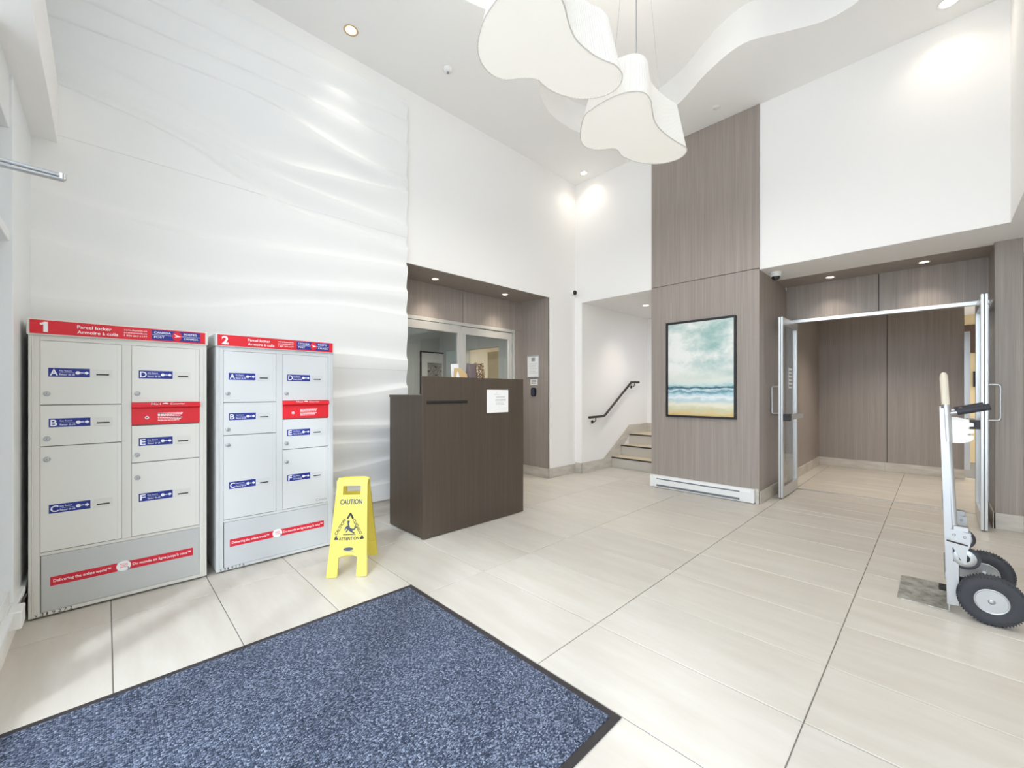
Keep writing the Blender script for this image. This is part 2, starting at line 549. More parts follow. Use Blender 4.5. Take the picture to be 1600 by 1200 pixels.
def plate_with_hole(name, rect, loop, z, m):
    bm = bmesh.new()
    x0, x1, y0, y1 = rect
    ro = [bm.verts.new(p) for p in ((x0, y0, z), (x1, y0, z), (x1, y1, z), (x0, y1, z))]
    rh = [bm.verts.new((p[0], p[1], z)) for p in loop]
    es = [bm.edges.new((q[i], q[(i + 1) % len(q)])) for q in (ro, rh) for i in range(len(q))]
    bmesh.ops.triangle_fill(bm, use_beauty=True, use_dissolve=False, edges=es)
    for f in bm.faces:
        if f.normal.z > 0: f.normal_flip()
    me = bpy.data.meshes.new(name); bm.to_mesh(me); bm.free()
    me.materials.append(MATS[m])
    o = bpy.data.objects.new(name, me); COL.objects.link(o)
    return o
ceil = struct(plate_with_hole('ceiling', (XL - 0.1, XR + 0.1, YF - 0.1, YB + 0.1), hs, ZC, 'ceiling_paint'), 'white ceiling with a curved free-form recess')
def band(loop, z0, z1, m, name):
    n = len(loop)
    vs = [(p[0], p[1], z0) for p in loop] + [(p[0], p[1], z1) for p in loop]
    fs = [(i, (i + 1) % n, n + (i + 1) % n, n + i) for i in range(n)]
    return MB().add(vs, fs, m, None, True).build(name, ceil)
band(hs, ZC, 4.62, 'ceiling_paint', 'recess_fascia')
n = len(hs)
led = MB().add([(p[0], p[1], 4.62) for p in hs] + [(p[0], p[1], 4.62) for p in hs2], [(i, (i + 1) % n, n + (i + 1) % n, n + i) for i in range(n)], 'ceiling_paint').build('recess_ledge', ceil)
band(hs2, 4.62, 4.86, 'ceiling_paint', 'recess_fascia')
MB().box(XL, XR, YF, YB, 4.86, 4.95, 'ceiling_paint').build('recess_top', ceil)

# wavy relief panels on the left wall
CY = (-0.3, 0.4, 1.0, 1.6, 2.3)
CREST = [((0.02, 0.02, 0.02, 0.02, 0.02), 0.010, 0.010), ((0.30, 0.30, 0.30, 0.31, 0.34), 0.015, 0.024), ((0.55, 0.53, 0.50, 0.52, 0.60), 0.018, 0.026), ((0.80, 0.79, 0.78, 0.77, 0.735), 0.014, 0.024),
         ((1.00, 0.98, 0.95, 0.94, 0.905), 0.012, 0.022), ((1.22, 1.20, 1.18, 1.21, 1.31), 0.014, 0.030), ((1.62, 1.60, 1.60, 1.61, 1.585), 0.020, 0.026), ((1.84, 1.88, 2.00, 2.07, 2.055), 0.016, 0.028),
         ((2.20, 2.09, 2.16, 2.24, 2.31), 0.022, 0.026), ((2.51, 2.42, 2.46, 2.52, 2.57), 0.024, 0.026), ((3.22, 3.11, 2.875, 2.80, 2.765), 0.040, 0.030), ((3.36, 3.23, 3.085, 3.035, 2.99), 0.004, 0.030),
         ((3.48, 3.36, 3.215, 3.27, 3.36), 0.006, 0.030), ((3.61, 3.66, 3.665, 3.54, 3.475), 0.022, 0.026), ((3.80, 3.82, 3.85, 3.85, 3.83), 0.020, 0.022), ((4.02, 4.02, 4.03, 4.06, 4.09), 0.018, 0.020),
         ((4.24, 4.24, 4.26, 4.28, 4.29), 0.01, 0.01), ((4.6, 4.6, 4.6, 4.6, 4.6), 0.01, 0.01)]
def herm(xs, ys, x):
    n_ = len(xs)
    x = min(max(x, xs[0]), xs[-1])
    i = max(k for k in range(n_ - 1) if xs[k] <= x)
    def sl(k):
        if k == 0: return (ys[1] - ys[0]) / (xs[1] - xs[0])
        if k == n_ - 1: return (ys[-1] - ys[-2]) / (xs[-1] - xs[-2])
        return (ys[k + 1] - ys[k - 1]) / (xs[k + 1] - xs[k - 1])
    hh = xs[i + 1] - xs[i]; t = (x - xs[i]) / hh
    return ((2 * t ** 3 - 3 * t * t + 1) * ys[i] + (t ** 3 - 2 * t * t + t) * hh * sl(i) + (-2 * t ** 3 + 3 * t * t) * ys[i + 1] + (t ** 3 - t * t) * hh * sl(i + 1))
_cc = {}
def crests(y):
    if y not in _cc:
        _cc[y] = [(herm(CY, c[0], y), c[1] + (c[2] - c[1]) * min(max((y - 0.0) / 1.7, 0), 1)) for c in CREST]
    return _cc[y]
def wave_h(y, z):
    cs_ = crests(y)
    k = 0
    while k < len(cs_) - 2 and z >= cs_[k + 1][0]: k += 1
    zc_, D = cs_[k]
    gap = cs_[k + 1][0] - zc_
    d = max(z - zc_, 0.0)
    a1 = min(0.22 * gap, 0.075); a2 = min(0.85 * gap, 0.30)
    D = D * min(1.0, gap / 0.20)
    if d < a1:
        q = d / a1; tr_ = q * (2 - q)
    elif d < a2:
        q = (d - a1) / (a2 - a1); tr_ = 1 - q * q * (3 - 2 * q)
    else:
        tr_ = 0.0
    return 0.042 - D * tr_
wave = thing('wave_panel_wall', 'white sculpted wave relief panels on wall behind the parcel lockers', 'wall panel', (XL, 0, 0))
PY0, PY1 = YF - 0.1, 2.275
for z0, z1 in ((0.165, 1.478), (1.478, 2.88), (2.88, 4.30)):
    z0 += 0.0008; z1 -= 0.0008
    ny, nz = 72, 300
    vs = []; fs = []
    for j in range(nz + 1):
        for i in range(ny + 1):
            y = PY0 + (PY1 - PY0) * i / ny; z = z0 + (z1 - z0) * j / nz
            vs.append((0.012 + wave_h(y, z), y, z))
    for j in range(nz):
        for i in range(ny):
            a = j * (ny + 1) + i
            fs.append((a, a + 1, a + ny + 2, a + ny + 1))
    mb = MB().add(vs, fs, 'panel_paint', None, True)
    # sides
    def edge(idx, flip):
        vv = [vs[k] for k in idx] + [(0.0, vs[k][1], vs[k][2]) for k in idx]
        q = len(idx)
        mb.add(vv, [(i, i + 1, q + i + 1, q + i) if flip else (i + 1, i, q + i, q + i + 1) for i in range(q - 1)], 'panel_paint')
    edge([j * (ny + 1) + ny for j in range(nz + 1)], False)
    edge([nz * (ny + 1) + i for i in range(ny + 1)], True)
    edge([i for i in range(ny + 1)], False)
    mb.build('wave_panel', wave)

# baseboards made of tile pieces
def baseboard(name, p0, p1, h, nrm, thick=0.014, z0=0.0):
    p0 = Vector(p0); p1 = Vector(p1); L = (p1 - p0).length; d = (p1 - p0) / L; nv = Vector(nrm)
    back = MB()
    M = Matrix(((d.x, nv.x, 0, p0.x), (d.y, nv.y, 0, p0.y), (0, 0, 1, z0), (0, 0, 0, 1)))
    back.box(0, L, 0, thick * 0.55, 0.0, h - 0.003, 'grout', M)
    o = struct(back.build(name))
    k = max(1, round(L / 0.93)); s = L / k
    for i in range(k):
        MB().box(i * s + (0.001 if i else 0), (i + 1) * s - (0.001 if i < k - 1 else 0), 0.001, thick, 0.001, h, 'base_tile', M).build('base_tile', o, 0.0015, 1)
    return o
baseboard('baseboard_left', (XL, 1.0), (XL, 2.2), 0.15, (1, 0))
baseboard('baseboard_left', (XL, 4.6), (XL, YB), 0.14, (1, 0))
baseboard('baseboard_recess', (-4.48, 4.60), (XL + 0.012, 4.60), 0.14, (0, -1))
baseboard('baseboard_back', (XL, YB), (-3.83, YB), 0.16, (0, -1))
baseboard('baseboard_column', (-1.395, 5.235), (-1.395, 6.4), 0.14, (1, 0))
baseboard('baseboard_vestibule', (-1.44, 6.45), (-1.44, 8.84), 0.14, (1, 0))
baseboard('baseboard_vestibule', (-1.44, 8.84), (0.27, 8.84), 0.14, (0, -1))
baseboard('baseboard_pillar', (0.37, 5.84), (0.535, 5.84), 0.15, (0, -1))
baseboard('baseboard_pillar', (0.37, 6.4), (0.37, 5.84), 0.15, (-1, 0))

# wood clad column between the stairs and the glass doors
colm = struct(MB().box(-2.675, -1.41, YB, 6.42, 0, ZC, 'wood_laminate').build('wall_column'), 'tall wood laminate column between stairs and glass doors')
MB().box(-2.68, -1.395, 5.232, YB, 0.02, 2.636, 'wood_laminate').build('wood_panel', colm, 0.001, 1)
MB().box(-2.68, -1.395, 5.232, YB, 2.644, ZC - 0.002, 'wood_laminate').build('wood_panel', colm, 0.001, 1)
MB().box(-1.41, -1.395, YB + 0.002, 6.40, 0.02, ZS, 'wood_laminate').build('wood_panel', colm, 0.001, 1)

# glass-door recess: wood ceiling, header and pillar
YD = 6.42
hd = struct(MB().box(-1.395, 0.37, YD + 0.02, YD + 0.14, 2.19, ZS, 'wood_laminate').build('wall_door_header'), 'wood header above the vestibule doors')
for a, b in ((-1.393, -0.482), (-0.474, 0.368)):
    MB().box(a, b, YD, YD + 0.02, 2.19, ZS - 0.001, 'wood_laminate').build('wood_panel', hd, 0.001, 1)
MB().box(-0.482, -0.474, YD + 0.008, YD + 0.02, 2.19, ZS - 0.001, 'print_black').build('joint', hd)
struct(MB().box(-1.395, 0.37, 5.93, YD + 0.14, ZS - 0.002, ZS + 0.05, 'wood_laminate').build('ceiling_door_recess'), 'wood soffit over the vestibule doors')
pil = struct(MB().box(0.375, 0.53, 5.845, 6.56, 0, ZS, 'wood_laminate').build('wall_pillar'), 'wood pillar right of the glass doors')
MB().box(0.37, 0.535, 5.838, 5.845, 0.15, ZS, 'wood_laminate').build('wood_panel', pil, 0.001, 1)
MB().box(0.366, 0.375, 5.845, 6.42, 0.15, ZS, 'wood_laminate').build('wood_panel', pil, 0.001, 1)
wallbox('wall_elevator', 0.53, 1.35, 6.45, 6.55, 0, ZS, 'wood_laminate')

# vestibule behind the glass doors
vb = struct(MB().box(-1.5, 0.27, 8.86, 8.96, 0, ZS, 'wood_laminate').build('wall_vestibule'), 'wood panelled wall beyond the glass doors')
for a, b in ((-1.44, -0.562), (-0.554, 0.265)):
    MB().box(a, b, 8.842, 8.86, 0.14, ZS, 'wood_laminate').build('wood_panel', vb, 0.001, 1)
MB().box(-0.562, -0.554, 8.852, 8.86, 0.14, ZS, 'print_black').build('joint', vb)
MB().box(0.265, 0.325, 8.80, 8.97, 0.14, 2.12, 'aluminium').build('edge_trim', vb, 0.002, 1)
wallbox('wall_vestibule_left', -1.55, -1.44, 6.44, 8.96, 0, ZS, 'wood_laminate')
wallbox('ceiling_vestibule', -1.55, 1.45, 6.56, 11.2, ZS, ZS + 0.05, 'soffit_paint')
fc = struct(MB().box(-1.5, 1.45, 11.0, 11.1, 0, ZS, 'beige_wall').build('wall_corridor'), 'beige corridor wall far behind the glass doors')
MB().box(0.2, 0.62, 10.97, 11.0, 1.95, 2.45, 'brown').build('sign_board', fc)
MB().box(0.44, 0.50, 10.95, 11.0, 1.35, 1.62, 'black_plastic').build('wall_fitting', fc)

# aluminium head, jambs and threshold of the doorway
fr = thing('door_frame', 'slim aluminium door frame of the open glass doors', 'door frame', (-0.5, YD, 0))
MB().box(-0.895, 0.87, -0.02, 0.05, 2.148, 2.19, 'aluminium').build('head', fr, 0.002, 1)
MB().box(-0.895, -0.83, 0.0, 0.05, 0.0, 2.148, 'aluminium').build('jamb', fr, 0.002, 1)
MB().box(0.81, 0.87, 0.0, 0.05, 0.0, 2.148, 'aluminium').build('jamb', fr, 0.002, 1)
MB().box(-0.83, 0.81, -0.02, 0.012, 0.0, 0.006, 'aluminium').build('threshold', fr, 0.002, 1)

def glass_door(name, x, y_free, y_hinge, side, label):
    t = thing(name, label, None, (x, y_free, 0), kind='structure')
    L = y_hinge - y_free; w = 0.045
    z0, z1 = 0.012, 2.135
    MB().box(-w / 2, w / 2, 0, 0.055, z0, z1, 'aluminium').build('stile', t, 0.002, 1)
    MB().box(-w / 2, w / 2, L - 0.055, L, z0, z1, 'aluminium').build('stile', t, 0.002, 1)
    MB().box(-w / 2, w / 2, 0.055, L - 0.055, z1 - 0.09, z1, 'aluminium').build('rail', t, 0.002, 1)
    MB().box(-w / 2, w / 2, 0.055, L - 0.055, z0, z0 + 0.13, 'aluminium').build('rail', t, 0.002, 1)
    MB().box(-0.003, 0.003, 0.055, L - 0.055, z0 + 0.13, z1 - 0.09, 'glass').build('glass_pane', t)
    MB().box(-0.004, 0.004, -0.0012, 0.0, z0, z1, 'joint_dark').build('weather_seal', t)
    s = side      # pull on this side, push bar on the other
    py = 0.03
    MB().tube([(s * 0.02, py, 1.0), (s * 0.075, py, 1.0), (s * 0.09, py, 1.004), (s * 0.096, py, 1.02), (s * 0.096, py, 1.30),
               (s * 0.09, py, 1.316), (s * 0.075, py, 1.32), (s * 0.02, py, 1.32)], 0.010, 'bright_metal').build('pull_handle', t)
    pb = MB().box(-s * 0.085, -s * 0.03, 0.10, L - 0.01, 0.925, 0.985, 'aluminium').build('push_bar', t, 0.004, 2)
    MB().box(-s * 0.090, -s * 0.02, 0.015, 0.10, 0.915, 0.995, 'black_plastic').build('latch_case', pb, 0.004, 2)
    return t
dl = glass_door('door_1', -1.285, 5.655, 6.40, -1, 'open glass door leaf beside the wood column')
dr = glass_door('door_2', 0.293, 5.63, 6.40, 1, 'open glass door leaf beside the hand truck')
gl = MB()
for i, z in enumerate((1.30, 1.345, 1.39, 1.435, 1.48, 1.525)):
    gl.box(0.004, 0.0046, 0.38, 0.38 + (0.16 if i % 2 else 0.13), z, z + 0.022, 'print_white')
gl.box(0.004, 0.0046, 0.36, 0.375, 1.29, 1.56, 'print_white')
gl.build('frosted_marks', dl)

# recess on the left with the office front
rc = struct(MB().box(-4.52, XL, 4.6, 4.62, 0, ZS, 'wood_laminate').build('wall_recess_right'), 'wood side wall of the recess behind the reception desk')
struct(MB().box(-4.60, XL - 0.002, 2.05, 4.598, ZS - 0.003, ZS + 0.0, 'wood_laminate').build('ceiling_recess'), 'wood soffit of the recess behind the desk')
struct(MB().box(-4.52, XL - 0.15, 2.05, 2.2, 0, ZS, 'wood_laminate').build('wall_recess_left'))
rb = struct(MB().box(-4.56, -4.50, 2.2, 4.62, 2.19, ZS, 'wood_laminate').box(-4.56, -4.50, 4.43, 4.62, 0, 2.19, 'wood_laminate').build('wall_recess_back'), 'wood wall around the office glass front')
for a, b in ((2.2, 3.452), (3.460, 4.598)):
    MB().box(-4.50, -4.486, a, b, 2.19, ZS - 0.004, 'wood_laminate').build('wood_panel', rb, 0.001, 1)
MB().box(-4.50, -4.486, 4.435, 4.598, 0.14, 2.186, 'wood_laminate').build('wood_panel', rb, 0.001, 1)
MB().box(-4.50, -4.495, 3.452, 3.460, 2.19, ZS - 0.004, 'print_black').build('joint', rb)
# window: fixed pane left, glass door right
w1 = thing('window_1', 'grey framed office window behind the reception desk', None, (-4.5, 3.3, 0), kind='structure')
MB().box(-0.04, 0.035, -1.1, 1.13, 2.145, 2.19, 'frame_grey').build('window_frame', w1, 0.003, 1)
MB().box(-0.04, 0.03, -1.1, 0.06, 2.04, 2.143, 'frame_grey').build('window_frame', w1, 0.003, 1)
MB().box(-0.04, 0.03, 0.06, 0.115, 0.0, 2.143, 'frame_grey').build('window_frame', w1, 0.003, 1)
MB().box(-0.04, 0.03, -1.1, 0.06, 0.0, 0.12, 'frame_grey').build('window_frame', w1, 0.003, 1)
MB().box(-0.003, 0.003, -1.1, 0.06, 0.12, 2.04, 'glass_tinted').build('window_pane', w1)
MB().box(-0.04, 0.035, 1.085, 1.13, 0.0, 2.145, 'frame_grey').build('window_frame', w1, 0.003, 1)
d3 = thing('door_3', 'grey framed glass office door behind the reception desk', None, (-4.5, 3.9, 0), kind='structure')
MB().box(-0.035, 0.025, -0.48, 0.48, 2.035, 2.138, 'frame_grey').build('door_rail', d3, 0.003, 1)
MB().box(-0.035, 0.025, -0.48, 0.48, 0.01, 0.2, 'frame_grey').build('door_rail', d3, 0.003, 1)
MB().box(-0.035, 0.025, -0.48, -0.40, 0.2, 2.035, 'frame_grey').build('door_stile', d3, 0.003, 1)
MB().box(-0.035, 0.025, 0.40, 0.48, 0.2, 2.035, 'frame_grey').build('door_stile', d3, 0.003, 1)
MB().box(-0.003, 0.003, -0.40, 0.40, 0.2, 2.035, 'glass_tinted').build('glass_pane', d3)
MB().box(0.025, 0.034, 0.455, 0.478, 1.86, 1.99, 'steel').build('hinge', d3, 0.002, 1)
# office behind
wallbox('wall_office_back', -7.2, -7.1, 1.4, 6.9, 0, 2.75, 'office_wall')
wo = MB().box(-7.1, -6.32, 4.95, 5.05, 0, 2.75, 'office_wall').box(-5.40, -4.56, 4.95, 5.05, 0, 2.75, 'office_wall').box(-6.32, -5.40, 4.95, 5.05, 2.06, 2.75, 'office_wall')
struct(wo.build('wall_office_right'))
wallbox('wall_office_left', -7.1, -4.56, 1.4, 1.5, 0, 2.75, 'office_wall')
wallbox('ceiling_office', -7.2, -4.56, 1.4, 7.2, 2.7, 2.8, 'office_ceiling')
wallbox('wall_office_far', -7.2, -4.4, 6.8, 6.9, 0, 2.75, 'beige_wall')
wallbox('wall_office_side', -5.2, -5.1, 5.05, 6.8, 0, 2.75, 'beige_wall')
struct(MB().box(-7.1, -4.56, 1.5, 6.8, -0.004, 0.002, 'carpet_office').build('floor_office'))
od = tag(MB().box(-6.10, -5.42, 5.30, 5.34, 0.01, 2.03, 'office_door').box(-6.06, -6.02, 5.27, 5.30, 1.0, 1.04, 'steel').build('door_4'), 'beige open door inside the office', None, kind='structure')

# street front (behind and left of the camera)
ff = thing('window_2', 'white framed street front with tall glass panes', None, (0, YF, 0), kind='structure')
def fbox(n, x0, x1, z0, z1, d0=-0.09, d1=0.0, m='frame_white'):
    return MB().box(x0, x1, d0, d1, z0, z1, m).build(n, ff, 0.003, 1)
fbox('frame_post', -3.95, -3.22, 0.2, 2.86, -0.10, 0.012)
fbox('frame_post', -2.87, -2.76, 0.0, 2.86)
fbox('frame_post', -2.52, -2.47, 0.0, 2.86)
fbox('frame_rail', -2.76, -2.52, 0.2, 0.26)
fbox('frame_post', -0.84, -0.74, 0.0, 2.86)
fbox('frame_post', 0.36, 0.46, 0.0, 2.86)
fbox('frame_post', 1.28, 1.36, 0.0, 2.86)
fbox('frame_rail', -3.22, -2.87, 0.2, 0.27)
fbox('frame_rail', -3.22, -2.87, 2.00, 2.05)
fbox('frame_rail', -3.22, -2.87, 2.56, 2.86)
fbox('frame_rail', -2.48, -0.84, 2.13, 2.20)
fbox('frame_rail', -0.74, 0.36, 0.0, 0.12)
fbox('frame_rail', 0.46, 1.28, 0.0, 0.12)
for x in (-3.95, -2.62, -1.70, -0.80, 0.36):
    fbox('frame_post', x, x + 0.06, 3.22, 4.48)
fbox('frame_rail', -3.95, 0.45, 3.22, 3.28); fbox('frame_rail', -3.95, 0.45, 4.42, 4.48)
for x0, x1, z0, z1 in ((-3.22, -2.87, 0.27, 2.56), (-2.76, -2.52, 0.26, 2.86), (-2.48, -0.84, 2.20, 2.86), (-0.74, 0.36, 0.12, 2.86), (0.46, 1.28, 0.12, 2.86), (-3.89, 0.36, 3.28, 4.42)):
    MB().box(x0, x1, -0.05, -0.044, z0, z1, 'glass').build('window_pane', ff)
# entrance door leaf
d5 = thing('door_5', 'white framed glass street entrance door', None, (-1.66, YF - 0.045, 0), kind='structure')
for a, b in ((-0.81, -0.73), (-0.04, 0.04), (0.73, 0.81)):
    MB().box(a, b, -0.025, 0.025, 0.01, 2.13, 'frame_white').build('stile', d5, 0.003, 1)
for a, b in ((-0.73, -0.04), (0.04, 0.73)):
    MB().box(a, b, -0.025, 0.025, 0.01, 0.14, 'frame_white').build('rail', d5, 0.003, 1)
    MB().box(a, b, -0.025, 0.025, 2.04, 2.13, 'frame_white').build('rail', d5, 0.003, 1)
    MB().box(a, b, -0.003, 0.003, 0.14, 2.04, 'glass').build('glass_pane', d5)
struct(MB().box(-3.95, XR + 0.1, YF - 0.10, -0.215, 2.83, 3.22, 'wall_paint').build('trim_1', bevel=0.003), 'white boxed beam over the street windows')
struct(MB().box(-3.95, -2.50, YF - 0.09, YF + 0.006, 0, 0.19, 'wall_paint').box(-3.95, -2.49, YF - 0.09, YF + 0.03, 0.17, 0.2, 'frame_white').build('trim_2', bevel=0.003), 'white window ledge beside the first parcel locker')
# outside
struct(MB().box(-14, 14, -22, YF - 0.10, -0.12, -0.02, 'concrete').build('pavement'), 'pale pavement outside the street front')
struct(MB().box(-4.6, -2.66, -0.72, -0.52, -0.02, 6.0, 'sun_blocker').build('sun_blocker'), 'pale unseen pier added outside the street windows to block sun')  # unseen, added to block sun from the floor by the lockers
struct(MB().box(-8, 6, -2.0, YF - 0.10, 4.75, 5.0, 'sun_blocker').build('sun_blocker_top'), 'unseen slab added above the street windows to block high sun')  # unseen, added and sized to keep sun out of the upper windows

# ------------------------------------------------------------------ stairs
st = thing('stairs', 'three pale tiled steps with dark nosings beside the wood column', 'stairs', (-3.25, 6.07, 0), kind='structure')
yy = [6.07, 6.365, 6.65]
for i, y in enumerate(yy):
    y -= 6.07
    z1 = 0.172 * (i + 1)
    d = 0.295 if i < 2 else 1.1
    MB().box(-0.575, 0.575, y, y + 0.015, 0.172 * i, z1 - 0.02, 'stair_riser').build('riser', st, 0.001, 1)
    MB().box(-0.575, 0.575, y + 0.012, y + d, z1 - 0.02, z1, 'stair_tread').build('tread', st, 0.001, 1)
    MB().box(-0.575, 0.575, y - 0.008, y + 0.012, z1 - 0.02, z1 + 0.001, 'nosing').build('nosing', st, 0.001, 1)
wallbox('wall_stair_left', -3.95, -3.83, YB + 0.15, 8.0, 0, ZS, 'wall_paint', 'white wall beside the stairs with the handrail')
wallbox('wall_stair_back', -3.83, -2.67, 7.30, 7.45, 0, ZS, 'wall_paint')
# stringer skirting that climbs with the steps
Msk = Matrix(((0, 0, 1, -3.83), (1, 0, 0, 0), (0, 1, 0, 0), (0, 0, 0, 1)))
struct(MB().prism([(5.25, 0), (6.10, 0), (6.66, 0.516), (7.30, 0.516), (7.30, 0.675), (6.64, 0.675), (5.82, 0.165), (5.25, 0.165)], 0.0, 0.012, 'base_tile', Msk).build('baseboard_stair', bevel=0.001), 'sloping tile skirting along the stairs')
struct(MB().box(-3.818, -2.68, 7.286, 7.30, 0.516, 0.675, 'base_tile').build('baseboard_landing'))
# handrail
hr = thing('handrail', 'dark metal handrail on the white stair wall', 'handrail', (-3.83, 5.8, 0))
MB().tube([(0.07, -0.46, 0.862), (0.07, -0.07, 0.866), (0.07, -0.02, 0.882), (0.07, 0.76, 1.395), (0.07, 0.80, 1.425), (0.07, 1.07, 1.43)], 0.019, 'dark_metal').build('rail', hr)
for y, z in ((-0.28, 0.862), (0.92, 1.425)):
    br = MB().tube([(0.07, y, z - 0.015), (0.068, y, z - 0.05), (0.05, y, z - 0.075), (0.0, y, z - 0.08)], 0.007, 'dark_metal')
    br.lathe([(0.028, 0.0), (0.028, 0.008), (0.01, 0.01)], 'dark_metal', axX(0.0, y, z - 0.08), 14)
    br.build('bracket', hr)

# ------------------------------------------------------------------ parcel lockers
def locker(y0, num, serial, extra, label, fm, dm, bm_):
    t = thing('parcel_locker', label, 'parcel locker', (-3.455, y0, 0), group='parcel lockers')
    W = 0.79
    b = MB()
    b.box(-0.42, -0.012, 0, W, 0.012, 1.568, fm)
    b.box(-0.42, -0.02, 0.02, W - 0.02, 0.0, 0.012, 'joint_dark')
    b.build('body', t, 0.006, 2)
    # face frame with raised strips
    f = MB()
    f.box(-0.012, 0.0, 0.0, 0.042, 0.012, 1.566, fm)
    f.box(-0.012, 0.0, W - 0.04, W, 0.012, 1.566, fm)
    f.box(-0.012, 0.0, 0.371, 0.415, 0.3622, 1.5378, fm)
    f.box(-0.012, 0.0, 0.042, W - 0.04, 1.538, 1.566, fm)
    f.box(-0.012, 0.0, 0.042, W - 0.04, 0.012, 0.032, fm)
    f.box(-0.012, 0.0, 0.042, W - 0.04, 0.346, 0.362, fm)
    f.box(0.0, 0.003, 0.012, 0.020, 0.012, 1.566, fm)
    f.box(0.0, 0.003, W - 0.020, W - 0.012, 0.012, 1.566, fm)
    f.build('face_frame', t, 0.0015, 1)
    MB().box(-0.0125, -0.008, 0.042, W - 0.04, 0.34, 1.538, 'joint_dark').build('gap_backing', t)
    # header
    h = MB().box(-0.44, 0.014, -0.006, W + 0.006, 1.566, 1.655, fm).build('header', t, 0.006, 2)
    hs_ = MB().box(0.014, 0.0155, 0.006, W - 0.01, 1.573, 1.648, 'red')
    M = frameX(0.0162, 0, 0)
    if num == '1':
        hs_.prism([(0.056, 1.583), (0.073, 1.583), (0.073, 1.639), (0.060, 1.639), (0.042, 1.630), (0.046, 1.620), (0.056, 1.624)], 0, 0.0004, 'print_white', M)
    else:
        hs_.text(num, M, h=0.056, w=0.040, bold=0.025, x=0.030, y=1.583)
    hs_.text('Parcel locker', M, w=0.142, h=0.0185, bold=0.014, x=0.185, y=1.615)
    hs_.text('Armoire à colis', M, w=0.170, h=0.0185, bold=0.014, x=0.185, y=1.586)
    hs_.text('canadapost.ca', M, w=0.105, h=0.012, bold=0.008, x=0.381, y=1.622)
    hs_.text('postescanada.ca', M, w=0.105, h=0.012, bold=0.008, x=0.381, y=1.606)
    hs_.text('1 800 267-1177', M, w=0.105, h=0.010, bold=0.008, x=0.381, y=1.590)
    hs_.build('header_sign', h)
    lg = MB().box(0.0155, 0.0165, 0.508, 0.752, 1.581, 1.642, 'blue')
    Ml = frameX(0.0172, 0, 0)
    lg.text('CANADA', Ml, w=0.082, h=0.013, bold=0.012, x=0.519, y=1.620)
    lg.text('POST', Ml, w=0.050, h=0.013, bold=0.012, x=0.519, y=1.592)
    lg.text('POSTES', Ml, w=0.068, h=0.013, bold=0.012, x=0.666, y=1.620)
    lg.text('CANADA', Ml, w=0.075, h=0.013, bold=0.012, x=0.666, y=1.592)
    lg.box(0.0165, 0.0170, 0.510, 0.610, 1.6105, 1.6125, 'print_white')
    lg.box(0.0165, 0.0170, 0.656, 0.750, 1.6105, 1.6125, 'print_white')
    lg.prism([(0.632 + 0.024 * math.cos(a * PI / 16), 1.6115 + 0.030 * math.sin(a * PI / 16)) for a in range(32)], 0.0, 0.0012, 'red', frameX(0.0165, 0, 0))
    lg.prism([(0.630, 1.611), (0.616, 1.603), (0.654, 1.6095), (0.615, 1.6245)], 0.0, 0.0006, 'print_white', frameX(0.0177, 0, 0))
    lg.build('logo_sign', h)
    # doors
    def door(n, ya, yb, za, zb, letter, zs, zl, ly):
        g_ = 0.0015
        d = MB().box(-0.010, -0.0015, ya + g_, yb - g_, za + g_, zb - g_, dm)
        d.box(-0.0015, 0.0, yb - 0.020, yb - 0.017, za + 0.006, zb - 0.006, dm)
        o = d.build(n, t, 0.0012, 1)
        s0 = ly
        k = MB().box(-0.0015, -0.0003, s0, s0 + 0.163, zs - 0.0245, zs + 0.0245, 'blue')
        Mk = frameX(0.0003, 0, 0)
        k.text(letter, Mk, h=0.036, w=(0.026 if letter in 'EFB' else 0.031), bold=0.016, x=s0 + 0.006, y=zs - 0.018)
        k.text('Key Return', Mk, w=0.048, h=0.0105, bold=0.004, x=s0 + 0.042, y=zs + 0.004)
        k.text('Retour de clé', Mk, w=0.060, h=0.0105, bold=0.004, x=s0 + 0.042, y=zs - 0.016)
        k.box(-0.0003, 0.0002, s0 + 0.042, s0 + 0.100, zs - 0.0012, zs - 0.0004, 'print_white')
        cx = s0 + 0.114
        k.prism([(cx + 0.0095 * math.cos(a * PI / 8), zs + 0.0095 * math.sin(a * PI / 8)) for a in range(16)], 0, 0.0005, 'print_white', frameX(-0.0003, 0, 0))
        k.box(-0.0003, 0.0002, cx + 0.008, cx + 0.024, zs - 0.002, zs + 0.0025, 'print_white')
        k.prism([(cx + 0.027, zs - 0.005), (cx + 0.034, zs - 0.005), (cx + 0.034, zs - 0.0105), (cx + 0.045, zs), (cx + 0.034, zs + 0.0105), (cx + 0.034, zs + 0.005), (cx + 0.027, zs + 0.005)],
                0, 0.0005, 'print_white', frameX(-0.0003, 0, 0))
        k.build('key_sticker', o)
        q = MB().box(-0.0015, 0.0015, s0 + 0.176, s0 + 0.256, zs - 0.027, zs + 0.022, fm)
        q.box(0.0015, 0.0019, s0 + 0.189, s0 + 0.243, zs - 0.012, zs - 0.004, 'black_plastic')
        q.build('slot_plate', o, 0.0012, 1)
        c = MB().lathe([(0.0135, -0.002), (0.0135, 0.006), (0.011, 0.0085), (0.004, 0.009)], 'lock_metal', axX(0, ya + 0.026, zl), 18)
        c.box(0.0088, 0.0094, ya + 0.025, ya + 0.027, zl - 0.005, zl + 0.005, 'joint_dark')
        c.build('lock', o)
        return o
    door('door', 0.042, 0.371, 1.180, 1.538, 'A', 1.362, 1.243, 0.073)
    door('door', 0.042, 0.371, 0.950, 1.178, 'B', 1.079, 0.999 if False else 0.992, 0.075)
    door('door', 0.042, 0.371, 0.364, 0.948, 'C', 0.598, 0.882 if num == '2' else 0.878, 0.075)
